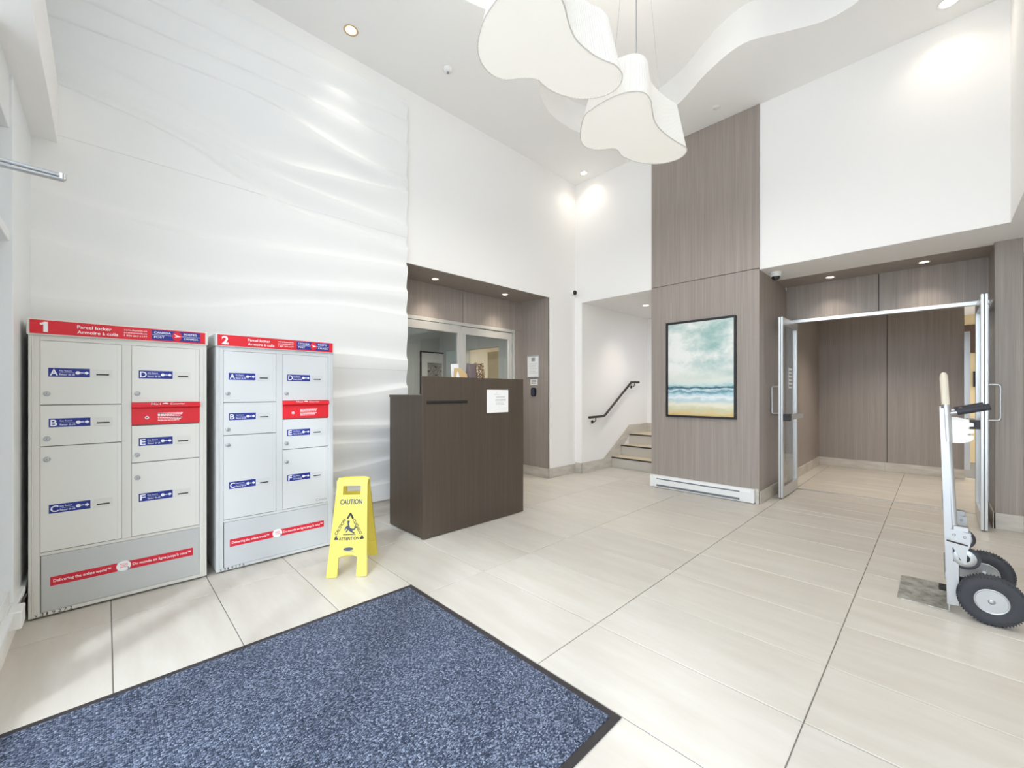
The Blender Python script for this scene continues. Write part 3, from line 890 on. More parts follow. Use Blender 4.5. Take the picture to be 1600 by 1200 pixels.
    door('door', 0.415, 0.750, 1.186, 1.538, 'D', 1.361, 1.243, 0.448)
    door('door', 0.415, 0.750, 0.816, 1.044, 'E', 0.941, 0.863, 0.448)
    dF = door('door', 0.415, 0.750, 0.364, 0.814, 'F', 0.596, 0.722, 0.448)
    if extra:
        MB().text('Canada', frameX(0.0002, 0, 0), w=0.085, h=0.020, m='print_grey', x=0.655, y=0.385).build('wordmark', dF)
    # red mail slot
    r_ = MB().box(-0.010, 0.004, 0.415, 0.752, 1.050, 1.150, 'red')
    r_.prism([(-0.010, 1.150), (0.004, 1.150), (0.022, 1.158), (0.016, 1.186), (-0.010, 1.186)], 0.415, 0.752, 'red', Matrix(((1, 0, 0, 0), (0, 0, 1, 0), (0, 1, 0, 0), (0, 0, 0, 1))))
    mo = r_.build('mail_slot', t, 0.001, 1)
    ms = MB()
    ms.text('Mail', frameX(0.0205, 0, 0), w=0.045, h=0.010, bold=0.006, x=0.505, y=1.172)
    ms.text('Courrier', frameX(0.0205, 0, 0), w=0.075, h=0.010, bold=0.006, x=0.598, y=1.172)
    ms.prism([(0.560, 1.177), (0.580, 1.177), (0.580, 1.173), (0.590, 1.179), (0.580, 1.184), (0.560, 1.181)], 0, 0.0004, 'print_white', frameX(0.0205, 0, 0))
    ms.build('lip_lettering', mo)
    ms = MB()
    for k in range(3):
        for zt, wt in ((1.116, 0.125 - 0.004 * k), (1.087, 0.122 - 0.008 * k)):
            q = 0.538
            while q < 0.538 + wt - 0.006:
                ww = min(random.uniform(0.007, 0.017), 0.538 + wt - q)
                ms.box(0.004, 0.0044, q, q + ww, zt - k * 0.0085, zt - k * 0.0085 + 0.0042, 'print_white')
                q += ww + 0.0025
    ms.build('instruction_lettering', mo)
    MB().lathe([(0.010, 0), (0.010, 0.004), (0.007, 0.005)], 'print_white', axX(0.004, 0.486, 1.092), 16).lathe([(0.004, 0.005), (0.004, 0.0056)], 'print_black', axX(0.004, 0.486, 1.092), 12).build('slot_lock', mo)
    # bottom panel
    bp = MB().box(-0.011, -0.003, 0.044, W - 0.042, 0.034, 0.344, bm_)
    bp.box(-0.003, -0.002, 0.044, 0.047, 0.034, 0.344, 'joint_dark')
    bp.build('base_panel', t, 0.001, 1)
    o = bpy.context.view_layer.objects
    bs = MB().box(-0.003, -0.002, 0.080, 0.352, 0.169, 0.219, 'strip_red').box(-0.003, -0.002, 0.386, 0.717, 0.169, 0.219, 'strip_red')
    bs.text('Delivering the online world™', frameX(-0.0016, 0, 0), w=0.232, h=0.022, bold=0.014, x=0.092, y=0.182)
    bs.text("Du monde en ligne jusqu'à vous™", frameX(-0.0016, 0, 0), w=0.285, h=0.022, bold=0.014, x=0.420, y=0.182)
    bs.prism([(0.380 + 0.033 * math.cos(a * PI / 14), 0.196 + 0.030 * math.sin(a * PI / 14)) for a in range(28)], 0, 0.0022, 'print_white', frameX(-0.003, 0, 0))
    for zz in (0.188, 0.197, 0.206):
        bs.box(-0.0008, -0.0005, 0.364, 0.398, zz, zz + 0.003, 'strip_red')
    bs.prism([(0.398, 0.190), (0.398, 0.162), (0.405, 0.168), (0.414, 0.166)], 0, 0.0006, 'print_grey', frameX(-0.0008, 0, 0))
    bs.build('slogan_strip', t)
    sn = MB()
    for i, ch in enumerate(serial):
        sn.text(ch, frameX(0.0005, 0, 0), h=0.017, w=0.012 if ch != '1' else 0.006, bold=0.01, m='print_black', x=0.022 + i * 0.022, y=0.0145)
    sn.build('serial_number', t)
    return t
locker(-0.300, '1', 'V319272', False, 'grey parcel locker numbered 1 standing beside the street window', 'locker_grey', 'locker_door', 'locker_base')
locker(0.542, '2', 'V319273', True, 'pale grey parcel locker numbered 2 beside the yellow caution sign', 'locker_white', 'locker_white_door', 'locker_white_base')

# ------------------------------------------------------------------ caution sign
ang = math.atan2(0.193, 0.145)
cs = thing('caution_sign', 'yellow folding wet floor caution sign between locker and desk', 'sign', (-2.95, 1.285, 0), ang)
def sign_panel(name, front):
    H = 0.655; tilt = math.atan2(0.165, 0.63)
    s = -1 if front else 1
    # outline in (x, h)
    def wd(h): return 0.132 - 0.030 * h / H
    outer_l = [(-wd(0), 0), (-wd(0) + 0.066, 0), (-wd(0) + 0.070, 0.118)]
    poly_main = []
    body = MB()
    M = Matrix.Translation((0, s * 0.19, 0)) @ Matrix.Rotation(-s * -tilt if False else (s * tilt), 4, 'X') @ Matrix.Rotation(PI / 2, 4, 'X')
    # local (x, h, depth): feet, centre body, handle
    hz = 0.008
    h1 = 0.125; h2 = 0.540; h3 = 0.606
    arch = [(-0.062 + 0.124 * k / 8, h1 + 0.016 * math.sin(PI * k / 8)) for k in range(9)]
    mid = [(-wd(h1), h1)] + arch + [(wd(h1), h1), (wd(h2), h2), (-wd(h2), h2)]
    body.prism(mid, -hz, hz, 'yellow', M)
    for q in (-1, 1):
        foot = [(q * wd(0), 0.006), (q * (wd(0) - 0.006), 0), (q * 0.068, 0), (q * 0.062, 0.006), (q * 0.062, h1 + 0.002), (q * wd(h1), h1 + 0.002)]
        arm = [(q * wd(h2), h2 - 0.002), (q * 0.060, h2 - 0.002), (q * 0.060, h3), (q * wd(h3), h3)]
        if q > 0:
            foot = foot[::-1]; 
        else:
            arm = arm[::-1]
        body.prism(foot, -hz * 1.4, hz * 1.4, 'yellow', M)
        body.prism(arm, -hz * 1.2, hz * 1.2, 'yellow', M)
    top = [(-wd(h3), h3 - 0.004), (wd(h3), h3 - 0.004), (wd(h3) + 0.002, H - 0.014), (0.075, H - 0.002), (-0.075, H - 0.002), (-wd(h3) - 0.002, H - 0.014)]
    body.prism(top, -hz * 1.5, hz * 1.5, 'yellow', M)
    # raised rim
    for q in (-1, 1):
        rim = [(q * wd(h1), h1), (q * (wd(h1) - 0.008), h1), (q * (wd(h2) - 0.008), h2), (q * wd(h2), h2)]
        if q > 0: rim = rim[::-1]
        body.prism(rim, -hz * 1.4, hz * 1.4, 'yellow', M)
    o = body.build(name, cs, 0.003, 2)
    return o, M, hz
pf, Mf, hz = sign_panel('front_panel', True)
pb_, Mb, _ = sign_panel('back_panel', False)
L = MB()
MT = Mf @ Matrix.Translation((0, 0, hz + 0.0008))
L.text('CAUTION', MT, w=0.150, h=0.036, m='navy', bold=0.03, x=-0.075, y=0.474)
L.build('heading', pf); L = MB()
A = Vector((0, 0.412)); B = Vector((-0.092, 0.246)); C = Vector((0.092, 0.246))
def seg(p, q, r, mm='print_black'):
    d = (q - p).normalized(); nn = Vector((-d.y, d.x)) * r
    L.add([(*(p + nn), 0), (*(p - nn), 0), (*(q - nn), 0), (*(q + nn), 0)], [(0, 1, 2, 3)], mm, MT)
for P0, Q0, R0 in ((A, B, C), (B, A, C), (C, A, B)):
    for X in (Q0, R0):
        d = (X - P0).normalized()
        seg(P0, P0 + d * (0.040 if P0 is A else 0.020), 0.0065)
    L.add([(P0.x + 0.0065 * math.cos(k * PI / 6), P0.y + 0.0065 * math.sin(k * PI / 6), 0.0001) for k in range(12)], [tuple(range(12))], 'print_black', MT)
tl = math.atan2((A - B).y, (A - B).x)
L.text('CAUTION', MT @ Matrix.Translation((B.x + 0.010, B.y + 0.022, 0)) @ Matrix.Rotation(tl, 4, 'Z'), w=0.115, h=0.021, m='print_black', bold=0.028)
tr = math.atan2((C - A).y, (C - A).x)
L.text('CUIDADO', MT @ Matrix.Translation((A.x + 0.021, A.y - 0.040, 0)) @ Matrix.Rotation(tr, 4, 'Z') @ Matrix.Translation((0, -0.008, 0)), w=0.115, h=0.021, m='print_black', bold=0.028)
L.text('ATTENTION', MT, w=0.135, h=0.022, m='print_black', bold=0.028, x=-0.0675, y=0.235)
seg(Vector((-0.042, 0.272)), Vector((0.042, 0.272)), 0.0028)
# slipping figure
for p, q, r in (((-0.012, 0.350), (-0.004, 0.318), 0.0055), ((-0.024, 0.326), (0.0, 0.308), 0.010), ((-0.026, 0.322), (-0.030, 0.300), 0.0045), ((0.0, 0.310), (0.026, 0.302), 0.0065), ((0.026, 0.302), (0.040, 0.318), 0.005),
                ((-0.004, 0.308), (0.016, 0.290), 0.0065), ((0.016, 0.290), (0.034, 0.280), 0.005), ((-0.012, 0.304), (-0.024, 0.288), 0.004), ((0.030, 0.322), (0.044, 0.318), 0.003)):
    seg(Vector(p), Vector(q), r, 'navy')
L.add([(-0.010 + 0.009 * math.cos(k * PI / 8), 0.357 + 0.009 * math.sin(k * PI / 8), 0.0001) for k in range(16)], [tuple(range(16))], 'navy', MT)
L.build('warning_triangle', pf); L = MB()
L.add([(0.034 * math.cos(k * PI / 10), 0.178 + 0.011 * math.sin(k * PI / 10), 0) for k in range(20)], [tuple(range(20))], 'navy', MT)
L.box(-0.035, 0.035, 0.160, 0.164, 0, 0.0002, 'print_grey', MT)
L.build('maker_mark', pf)
MB().tube([(-0.105, 0, 0.622), (0.105, 0, 0.622)], 0.012, 'yellow').build('hinge', cs)

# ------------------------------------------------------------------ reception desk
dk = thing('reception_desk', 'dark wood reception desk with raised front and black mail slot', 'desk', (-3.33, 2.52, 0))
MB().box(-0.285, 0.268, -0.600, 0.600, 0.012, 1.205, 'wood_desk').box(-0.26, 0.25, -0.58, 0.58, 0, 0.012, 'print_black').build('body', dk, 0.002, 1)
MB().box(-0.290, 0.268, -0.604, 0.604, 1.205, 1.228, 'wood_desk').build('counter_top', dk, 0.002, 1)
fp = MB().box(0.269, 0.296, -0.606, 0.612, 0.006, 1.386, 'wood_desk').build('front_panel', dk, 0.0015, 1)
ms = MB().box(0.296, 0.300, -0.570, -0.130, 1.150, 1.178, 'black_plastic').box(0.300, 0.303, -0.562, -0.138, 1.156, 1.172, 'lens_glass')
ms.build('mail_slot', dk, 0.002, 2)
# paper sheet taped to the desk
pn = MB()
Mp = Matrix.Translation((-3.032, 2.768, 1.163)) 
pn.box(0.0, 0.0012, -0.142, 0.142, -0.112, 0.112, 'paper', Mp)
Mx = frameX(-3.0304, 2.768, 1.163)
for k, (a, w, s) in enumerate(((-0.02, 0.02, 'notice'), (-0.05, 0.09, 'important notice'), (-0.02, 0.125, 'to all residents'), (-0.03, 0.145, 'please drop off'), (-0.03, 0.145, 'your payments'), (-0.02, 0.115, 'in the mail slot'), (-0.02, 0.12, 'thank you'))):
    for j in range(max(1, int(w / 0.02))):
        pn.box(-3.0308, -3.0305, 2.768 + a + j * 0.02, 2.768 + a + j * 0.02 + random.uniform(0.010, 0.018), 1.163 + (0.085, 0.065, 0.038, 0.012, 0.001, -0.022, -0.034)[k], 1.163 + (0.089, 0.068, 0.044, 0.018, 0.006, -0.017, -0.029)[k], 'print_grey')
pp = pn.build('paper_notice')
tag(pp, 'white printed sheet taped to the front of the reception desk', 'paper')
# things standing behind the raised front
CT = 1.228
kb = thing('paper_envelope', 'brown paper envelope with a white sheet leaning on the desk', 'envelope', (-3.26, 2.47, CT))
MB().prism([(-0.085, 0), (0.085, 0), (0.035, 0.262), (-0.04, 0.258)], -0.004, 0.004, 'kraft', Matrix.Rotation(PI / 2, 4, 'Z') @ Matrix.Rotation(PI / 2 - 0.12, 4, 'X')).build('envelope', kb)
MB().prism([(-0.05, 0.10), (0.03, 0.10), (0.0, 0.225), (-0.008, 0.228)], 0.0045, 0.006, 'print_white', Matrix.Rotation(PI / 2, 4, 'Z') @ Matrix.Rotation(PI / 2 - 0.12, 4, 'X')).build('sheet', kb)
k2 = MB().prism([(-0.06, 0), (0.08, 0), (0.05, 0.21), (-0.015, 0.265)], -0.003, 0.003, 'kraft', Matrix.Translation((-3.30, 2.545, CT)) @ Matrix.Rotation(PI / 2 - 0.3, 4, 'Z') @ Matrix.Rotation(PI / 2 - 0.15, 4, 'X')).build('folder')
tag(k2, 'plain brown card folder behind the brown paper envelope', 'folder')
k3 = MB().prism([(-0.05, 0.0), (0.06, 0.0), (0.05, 0.315), (-0.045, 0.31)], -0.002, 0.002, 'print_white', Matrix.Translation((-3.42, 2.55, CT)) @ Matrix.Rotation(PI / 2, 4, 'Z') @ Matrix.Rotation(PI / 2 - 0.1, 4, 'X')).build('paper_card')
tag(k3, 'white card standing between envelope and leopard print bag', 'card')
lb = thing('leopard_bag', 'leopard print fabric pouch standing on the reception desk', 'bag', (-3.33, 2.74, CT))
def pouch(x0, x1, y0, y1, h, m):
    mb = MB(); nlev = 8; n = 20; vs = []; fs = []
    for j in range(nlev + 1):
        t = j / nlev
        k = 1.0 - 0.12 * t + 0.10 * math.sin(PI * t)
        for i in range(n):
            a = 2 * PI * i / n
            cx, sx = math.cos(a), math.sin(a)
            e = 0.5
            px_ = math.copysign(abs(cx) ** e, cx); py_ = math.copysign(abs(sx) ** e, sx)
            kx = k * (1 - 0.35 * t)
            vs.append(((x0 + x1) / 2 + (x1 - x0) / 2 * px_ * kx, (y0 + y1) / 2 + (y1 - y0) / 2 * py_ * k, h * t + 0.008 * math.sin(3 * a) * t))
    for j in range(nlev):
        for i in range(n):
            fs.append((j * n + i, j * n + (i + 1) % n, (j + 1) * n + (i + 1) % n, (j + 1) * n + i))
    mb.add(vs, fs, m, None, True)
    mb.add(vs, [tuple(range(n - 1, -1, -1)), tuple(range(nlev * n, (nlev + 1) * n))], m)
    return mb
pouch(-0.06, 0.06, -0.02, 0.085, 0.318, 'leopard').build('print_side', lb)
pouch(-0.055, 0.05, -0.12, -0.015, 0.31, 'bag_side').build('plain_side', lb)

# ------------------------------------------------------------------ entrance mat
em = thing('entrance_mat', 'blue grey ribbed entrance mat with dark rubber border', 'mat', (-1.612, 0.55, 0))
def bord(x0, x1, y0, y1): return MB().box(x0, x1, y0, y1, 0.0005, 0.006, 'mat_border')
mx0, mx1, my0, my1 = -0.772, 0.766, -0.87, 0.866
w = 0.032
b = MB(); b.box(mx0, mx1, my0, my0 + w, 0.0005, 0.006, 'mat_border'); b.box(mx0, mx1, my1 - w, my1, 0.0005, 0.006, 'mat_border')
b.box(mx0, mx0 + w, my0 + w, my1 - w, 0.0005, 0.006, 'mat_border'); b.box(mx1 - w, mx1, my0 + w, my1 - w, 0.0005, 0.006, 'mat_border')
b.build('border', em, 0.002, 1)
MB().box(mx0 + w, mx1 - w, my0 + w, my1 - w, 0.0006, 0.0095, 'mat_pile').build('pile', em, 0.003, 2)

# ------------------------------------------------------------------ framed seascape
pt = thing('framed_painting', 'framed seascape painting with cloudy sky on the wood column', 'painting', (-2.045, 5.232, 0.935))
W2, H2 = 0.419, 1.21
fw = 0.022
f = MB()
f.box(-W2, -W2 + fw, -0.035, 0, 0, H2, 'picture_black'); f.box(W2 - fw, W2, -0.035, 0, 0, H2, 'picture_black')
f.box(-W2 + fw, W2 - fw, -0.035, 0, 0, fw, 'picture_black'); f.box(-W2 + fw, W2 - fw, -0.035, 0, H2 - fw, H2, 'picture_black')
f.build('frame', pt, 0.001, 1)
MB().box(-W2 + fw + 0.004, W2 - fw - 0.004, -0.022, -0.002, fw + 0.004, H2 - fw - 0.004, 'seascape').build('canvas', pt)
# office picture
op = thing('framed_print', 'black framed abstract print seen through the office glass', 'picture', (-7.1, 4.75, 0.78))
f = MB(); 
for a in ((0, 0.03, -0.34, -0.315, 0, 1.28), (0, 0.03, 0.315, 0.34, 0, 1.28), (0, 0.03, -0.315, 0.315, 0, 0.025), (0, 0.03, -0.315, 0.315, 1.255, 1.28)):
    f.box(*a, 'picture_black')
f.build('frame', op)
MB().box(0, 0.012, -0.315, 0.315, 0.025, 1.255, 'paper').build('mount', op)
MB().box(0.012, 0.014, -0.17, 0.17, 0.22, 1.06, 'abstract_print').build('print', op)

# ------------------------------------------------------------------ baseboard heater
ht = thing('baseboard_heater', 'white electric baseboard heater under the framed painting', 'heater', (-2.05, 5.232, 0))
prof = [(0.0, 0.006), (-0.052, 0.006), (-0.058, 0.012), (-0.058, 0.120), (-0.046, 0.150), (-0.030, 0.160), (0.0, 0.160)]
MB().prism([(-p[0], p[1]) for p in prof], -0.618, 0.618, 'heater_white', Matrix(((0, 0, 1, 0), (-1, 0, 0, 0), (0, 1, 0, 0), (0, 0, 0, 1)))).build('body', ht, 0.002, 1)
MB().box(-0.53, 0.47, -0.0605, -0.050, 0.022, 0.046, 'heater_dark').build('lower_grille', ht)
MB().box(-0.53, 0.47, -0.0600, -0.050, 0.112, 0.126, 'heater_dark').build('upper_grille', ht)
MB().box(-0.620, -0.585, -0.061, -0.0, 0.006, 0.158, 'heater_white').build('end_cap', ht, 0.003, 1)
MB().box(0.585, 0.620, -0.061, -0.0, 0.006, 0.158, 'heater_white').build('end_cap', ht, 0.003, 1)
MB().box(0.622, 0.655, -0.014, 0.0, 0.0, 0.165, 'base_tile').build('corner_tile', ht)

# ------------------------------------------------------------------ pendant lamps
def pendant(outline, zb, label):
    o2 = catmull(outline, 8)
    cx = sum(p[0] for p in o2) / len(o2); cy = sum(p[1] for p in o2) / len(o2)
    t = thing('pendant_lamp', label, 'pendant lamp', (cx, cy, zb), group='pleated pendant lamps')
    # resample evenly so that the pleats have one width
    pts = [(p[0] - cx, p[1] - cy) for p in o2]
    seg_ = [math.dist(pts[i], pts[(i + 1) % len(pts)]) for i in range(len(pts))]
    tot = sum(seg_); N = 360; out = []; acc = 0; i = 0
    for k in range(N):
        d = tot * k / N
        while acc + seg_[i] < d: acc += seg_[i]; i += 1
        u = (d - acc) / seg_[i]; a = pts[i]; b_ = pts[(i + 1) % len(pts)]
        out.append((a[0] + (b_[0] - a[0]) * u, a[1] + (b_[1] - a[1]) * u))
    sg = 1 if sum(out[i][0] * out[(i + 1) % N][1] - out[(i + 1) % N][0] * out[i][1] for i in range(N)) > 0 else -1
    Hh = 0.36
    def ring(s, off, z):
        base = outset(out, sg * off) if off else out
        return [(p[0] * s, p[1] * s, z) for p in base]
    rows = []
    for j in range(7):
        q = j / 6
        s = 1.0 - 0.20 * q
        base = []
        for i, p in enumerate(out):
            tx = Vector(out[(i + 1) % N]) - Vector(out[i - 1]); tx.normalize(); nn = Vector((tx.y, -tx.x)) * sg
            pl = -0.0045 if i % 3 == 0 else 0.001
            base.append(((p[0] + nn.x * pl) * s, (p[1] + nn.y * pl) * s, Hh * q))
        rows.append(base)
    vs = [v for r_ in rows for v in r_]
    fs = [(j * N + i, j * N + (i + 1) % N, (j + 1) * N + (i + 1) % N, (j + 1) * N + i) for j in range(6) for i in range(N)]
    sh = MB().add(vs, fs, 'shade_fabric').build('shade', t)
    # top fabric, slightly domed, and the bottom diffuser
    def lid(s, z, dome, m, name, flip):
        vs = []; fs = []
        R = 6
        for r_ in range(1, R + 1):
            k = r_ / R
            vs += [(p[0] * s * k, p[1] * s * k, z + dome * (1 - k * k)) for p in out]
        c = len(vs); vs.append((0, 0, z + dome))
        for r_ in range(R - 1):
            for i in range(N):
                fs.append((r_ * N + i, r_ * N + (i + 1) % N, (r_ + 1) * N + (i + 1) % N, (r_ + 1) * N + i))
        fs += [(c, (i + 1) % N, i) for i in range(N)]
        return MB().add(vs, fs, m, None, True).build(name, t)
    lid(0.8, Hh, 0.01, 'shade_fabric', 'top_cover', False)
    lid(0.985, 0.006, -0.004, 'diffuser', 'diffuser', True)
    mbp = MB()
    loop = [Vector((p[0], p[1], 0.004)) for p in out[::2]]
    loop.append(loop[0])
    mbp.tube(loop, 0.0045, 'shade_piping', 6)
    mbp.build('piping', t)
    top = 4.86 - zb
    MB().tube([(0, 0, Hh), (0, 0, top - 0.03)], 0.0035, 'print_grey', 8).build('cable', t)
    MB().tube([(0.10, 0.22, Hh), (0.06, 0.10, top - 0.02)], 0.0012, 'print_grey', 6).build('suspension_wire', t)
    MB().tube([(-0.10, -0.22, Hh), (-0.06, -0.10, top - 0.02)], 0.0012, 'print_grey', 6).build('suspension_wire', t)
    MB().lathe([(0.065, 0), (0.065, -0.025), (0.05, -0.03)], 'white_plastic', Matrix.Translation((0, 0, top)), 24).build('ceiling_canopy', t)
    for nm, z, w_, rx in (('lamp_downlight', -0.012, 12, 0.0), ('lamp_uplight', Hh + 0.03, 3.0, PI)):
        ld = bpy.data.lights.new(nm, 'AREA'); ld.shape = 'DISK'; ld.size = 0.5; ld.energy = w_; ld.color = (1.0, 0.94, 0.86)
        lo = bpy.data.objects.new(nm, ld); COL.objects.link(lo); lo.parent = t; lo.location = (0, 0, z); lo.rotation_euler = (rx, 0, 0)
    return t
L2 = [(-2.075, 2.822), (-2.131, 2.962), (-2.085, 3.084), (-1.967, 3.187), (-1.983, 3.331), (-1.948, 3.492), (-1.873, 3.620), (-1.774, 3.704), (-1.650, 3.732), (-1.560, 3.682),
      (-1.527, 3.600), (-1.549, 3.467), (-1.567, 3.272), (-1.554, 3.090), (-1.492, 2.917), (-1.466, 2.861), (-1.453, 2.756), (-1.493, 2.677), (-1.579, 2.628), (-1.686, 2.609), (-1.815, 2.615), (-1.913, 2.647)]
L1 = [(-1.707, 1.571), (-1.840, 1.589), (-1.953, 1.635), (-2.057, 1.704), (-2.131, 1.796), (-2.161, 1.911), (-2.136, 2.008), (-2.048, 2.081), (-1.973, 2.167), (-1.976, 2.246), (-1.964, 2.373),
      (-1.910, 2.496), (-1.831, 2.591), (-1.715, 2.655), (-1.601, 2.641), (-1.531, 2.567), (-1.517, 2.457), (-1.551, 2.357), (-1.575, 2.249), (-1.577, 2.098), (-1.538, 1.975), (-1.484, 1.865), (-1.464, 1.76), (-1.50, 1.66), (-1.59, 1.59)]
L1 = [(p[0] * 0.991, p[1] * 0.991) for p in L1]
L2 = [(p[0] * 1.0268, p[1] * 1.0268) for p in L2]
pendant(L1, 3.43, 'large white pleated pendant lamp nearer the street windows, cut by the top edge')
pendant(L2, 3.43, 'white pleated cloud shaped pendant lamp hanging nearer the wood column')

# ------------------------------------------------------------------ recessed downlights
def downlight(x, y, z, r, label, group, W, warm=False, spot=math.radians(110), trim='white_plastic', col=(1.0, 0.90, 0.78)):
    t = thing('downlight', label, 'downlight', (x, y, z), group=group)
    MB().lathe([(r, 0.0), (r, 0.004), (r * 0.93, 0.006), (r * 0.72, 0.003), (r * 0.70, 0.0005)], trim, Matrix.Rotation(PI, 4, 'X'), 28, True, False).build('trim_ring', t)
    MB().lathe([(r * 0.71, 0.0006), (r * 0.71, 0.0016)], 'lamp_disc_warm' if warm else 'lamp_disc', Matrix.Rotation(PI, 4, 'X'), 24).build('lamp', t)
    ld = bpy.data.lights.new('downlight_beam', 'SPOT'); ld.energy = W; ld.spot_size = spot; ld.spot_blend = 1.0; ld.color = col; ld.shadow_soft_size = r * 0.6
    lo = bpy.data.objects.new('downlight_beam', ld); COL.objects.link(lo); lo.parent = t; lo.location = (0, 0, -0.012)
    return t
downlight(-3.66, 1.567, ZC, 0.062, 'brass rimmed ceiling downlight above the wave relief wall', 'ceiling downlights', 12, spot=math.radians(75), trim='copper')
downlight(-3.644, 5.04, ZC, 0.06, 'ceiling downlight in the corner above the stairs', 'ceiling downlights', 8, spot=math.radians(140))
downlight(0.067, 4.99, ZC, 0.075, 'ceiling downlight at the top right edge', 'ceiling downlights', 8, spot=math.radians(140))
downlight(-4.262, 2.863, ZS - 0.003, 0.045, 'downlight in wood soffit over the office window, nearer the wave wall', 'recess downlights', 20, True, math.radians(95))
downlight(-4.249, 4.016, ZS - 0.003, 0.045, 'downlight in wood soffit over the office door', 'recess downlights', 20, True, math.radians(95))
downlight(-0.90, 6.20, ZS - 0.002, 0.05, 'left downlight in wood soffit over the glass doors', 'door recess downlights', 14, True, math.radians(100))
downlight(-0.10, 6.19, ZS - 0.002, 0.05, 'right downlight in wood soffit over the glass doors', 'door recess downlights', 14, True, math.radians(100))
downlight(-3.234, 6.127, ZS, 0.06, 'downlight in the grey soffit over the stairs', None, 34)
downlight(0.88, 2.4, ZS - 0.002, 0.06, 'added fill downlight in low soffit right of the lobby, nearer the street', 'added low soffit downlights', 22)  # this lamp and the next: unseen fills added to brighten the floor
downlight(0.88, 4.4, ZS - 0.002, 0.06, 'added fill downlight in low soffit right of the lobby, nearer the glass doors', 'added low soffit downlights', 22)
# unseen fill lamps added to light the vestibule, corridor and office
downlight(-0.5, 7.6, ZS, 0.06, 'added fill downlight in the vestibule behind the glass doors', 'added vestibule downlights', 110, True)
downlight(0.75, 9.9, ZS, 0.06, 'added fill downlight in the corridor behind the vestibule', 'added vestibule downlights', 110, True)
downlight(-5.8, 3.6, 2.7, 0.06, 'added fill downlight in the office ceiling', None, 130, spot=math.radians(160))
downlight(-5.9, 6.0, 2.7, 0.06, 'added fill downlight in the room behind the office', None, 160, True, spot=math.radians(165))

# ------------------------------------------------------------------ small fittings
sdv = thing('smoke_detector', 'small white ceiling smoke detector near the wave relief wall', 'detector', (-3.417, 2.447, ZC))
MB().lathe([(0.045, 0), (0.045, 0.018), (0.036, 0.03), (0.02, 0.034)], 'white_plastic', Matrix.Rotation(PI, 4, 'X'), 24).build('housing', sdv)
MB().lathe([(0.012, 0.034), (0.012, 0.045), (0.006, 0.048)], 'print_grey', Matrix.Rotation(PI, 4, 'X'), 12).build('sensor', sdv)
spk = MB().lathe([(0.04, 0), (0.04, 0.004), (0.012, 0.006)], 'ceiling_paint', down(-1.75, 4.95, ZC), 20).build('sprinkler_cover')
tag(spk, 'small round sprinkler cover on the ceiling above the wood column', 'sprinkler')
dc = thing('dome_camera', 'white dome camera with black lens under the door soffit', 'camera', (-1.298, 5.50, ZS))
MB().lathe([(0.055, 0), (0.055, 0.03), (0.05, 0.05), (0.046, 0.054)], 'white_plastic', Matrix.Rotation(PI, 4, 'X'), 28).build('housing', dc)
MB().lathe([(0.044, 0.054), (0.042, 0.068), (0.034, 0.084), (0.02, 0.094), (0.004, 0.097)], 'lens_glass', Matrix.Rotation(PI, 4, 'X'), 28).build('dome', dc)
wc = thing('wall_camera', 'small camera on the left wall by the room corner', 'camera', (XL, 5.17, 2.784))
MB().lathe([(0.045, 0), (0.045, 0.025), (0.038, 0.04)], 'white_plastic', axX(0, 0, 0), 24).build('housing', wc)
MB().lathe([(0.036, 0.04), (0.034, 0.058), (0.022, 0.072), (0.003, 0.078)], 'lens_glass', axX(0, 0, 0), 24).build('dome', wc)

# recess side wall fittings
nf = thing('notice_frame', 'silver framed notice on the wood side wall of the recess', 'notice', (-4.243, 4.60, 1.47))
f = MB()
for a in ((-0.122, -0.108, 0, 0.33), (0.108, 0.122, 0, 0.33), (-0.108, 0.108, 0, 0.014), (-0.108, 0.108, 0.316, 0.33)):
    f.box(a[0], a[1], -0.014, 0, a[2], a[3], 'aluminium')
f.build('frame', nf, 0.001, 1)
s = MB().box(-0.108, 0.108, -0.007, -0.001, 0.014, 0.316, 'paper')
s.box(-0.035, 0.035, -0.0076, -0.007, 0.245, 0.300, 'print_grey')
for k in range(7):
    s.box(-0.085, 0.085 - 0.02 * (k % 3), -0.0076, -0.007, 0.21 - k * 0.024, 0.213 - k * 0.024, 'print_grey')
s.build('sheet', nf)
lb2 = MB().box(-0.072, 0.072, -0.002, 0, 0, 0.08, 'paper', Matrix.Translation((-4.232, 4.5995, 1.364)))
for k in range(3):
    lb2.box(-0.05, 0.05, -0.0024, -0.002, 0.015 + k * 0.021, 0.026 + k * 0.021, 'print_grey', Matrix.Translation((-4.232, 4.5995, 1.364)))
tag(lb2.build('wall_label'), 'small white printed label below the silver notice frame', 'label')
rd = thing('card_reader', 'black card reader on the wood side wall below the label', 'card reader', (-4.232, 4.60, 1.19))
rr = []
for a in range(24):
    t_ = 2 * PI * a / 24; c_, s_ = math.cos(t_), math.sin(t_)
    rr.append((0.046 * math.copysign(abs(c_) ** 0.5, c_), 0.065 + 0.065 * math.copysign(abs(s_) ** 0.6, s_)))
MB().prism(rr, 0, 0.022, 'black_plastic', frameNY(0, 0, 0)).build('housing', rd, 0.004, 2)
MB().prism([(p[0] * 0.5, 0.065 + (p[1] - 0.065) * 0.7) for p in rr], 0.022, 0.024, 'navy', frameNY(0, 0, 0)).build('sensor_face', rd)

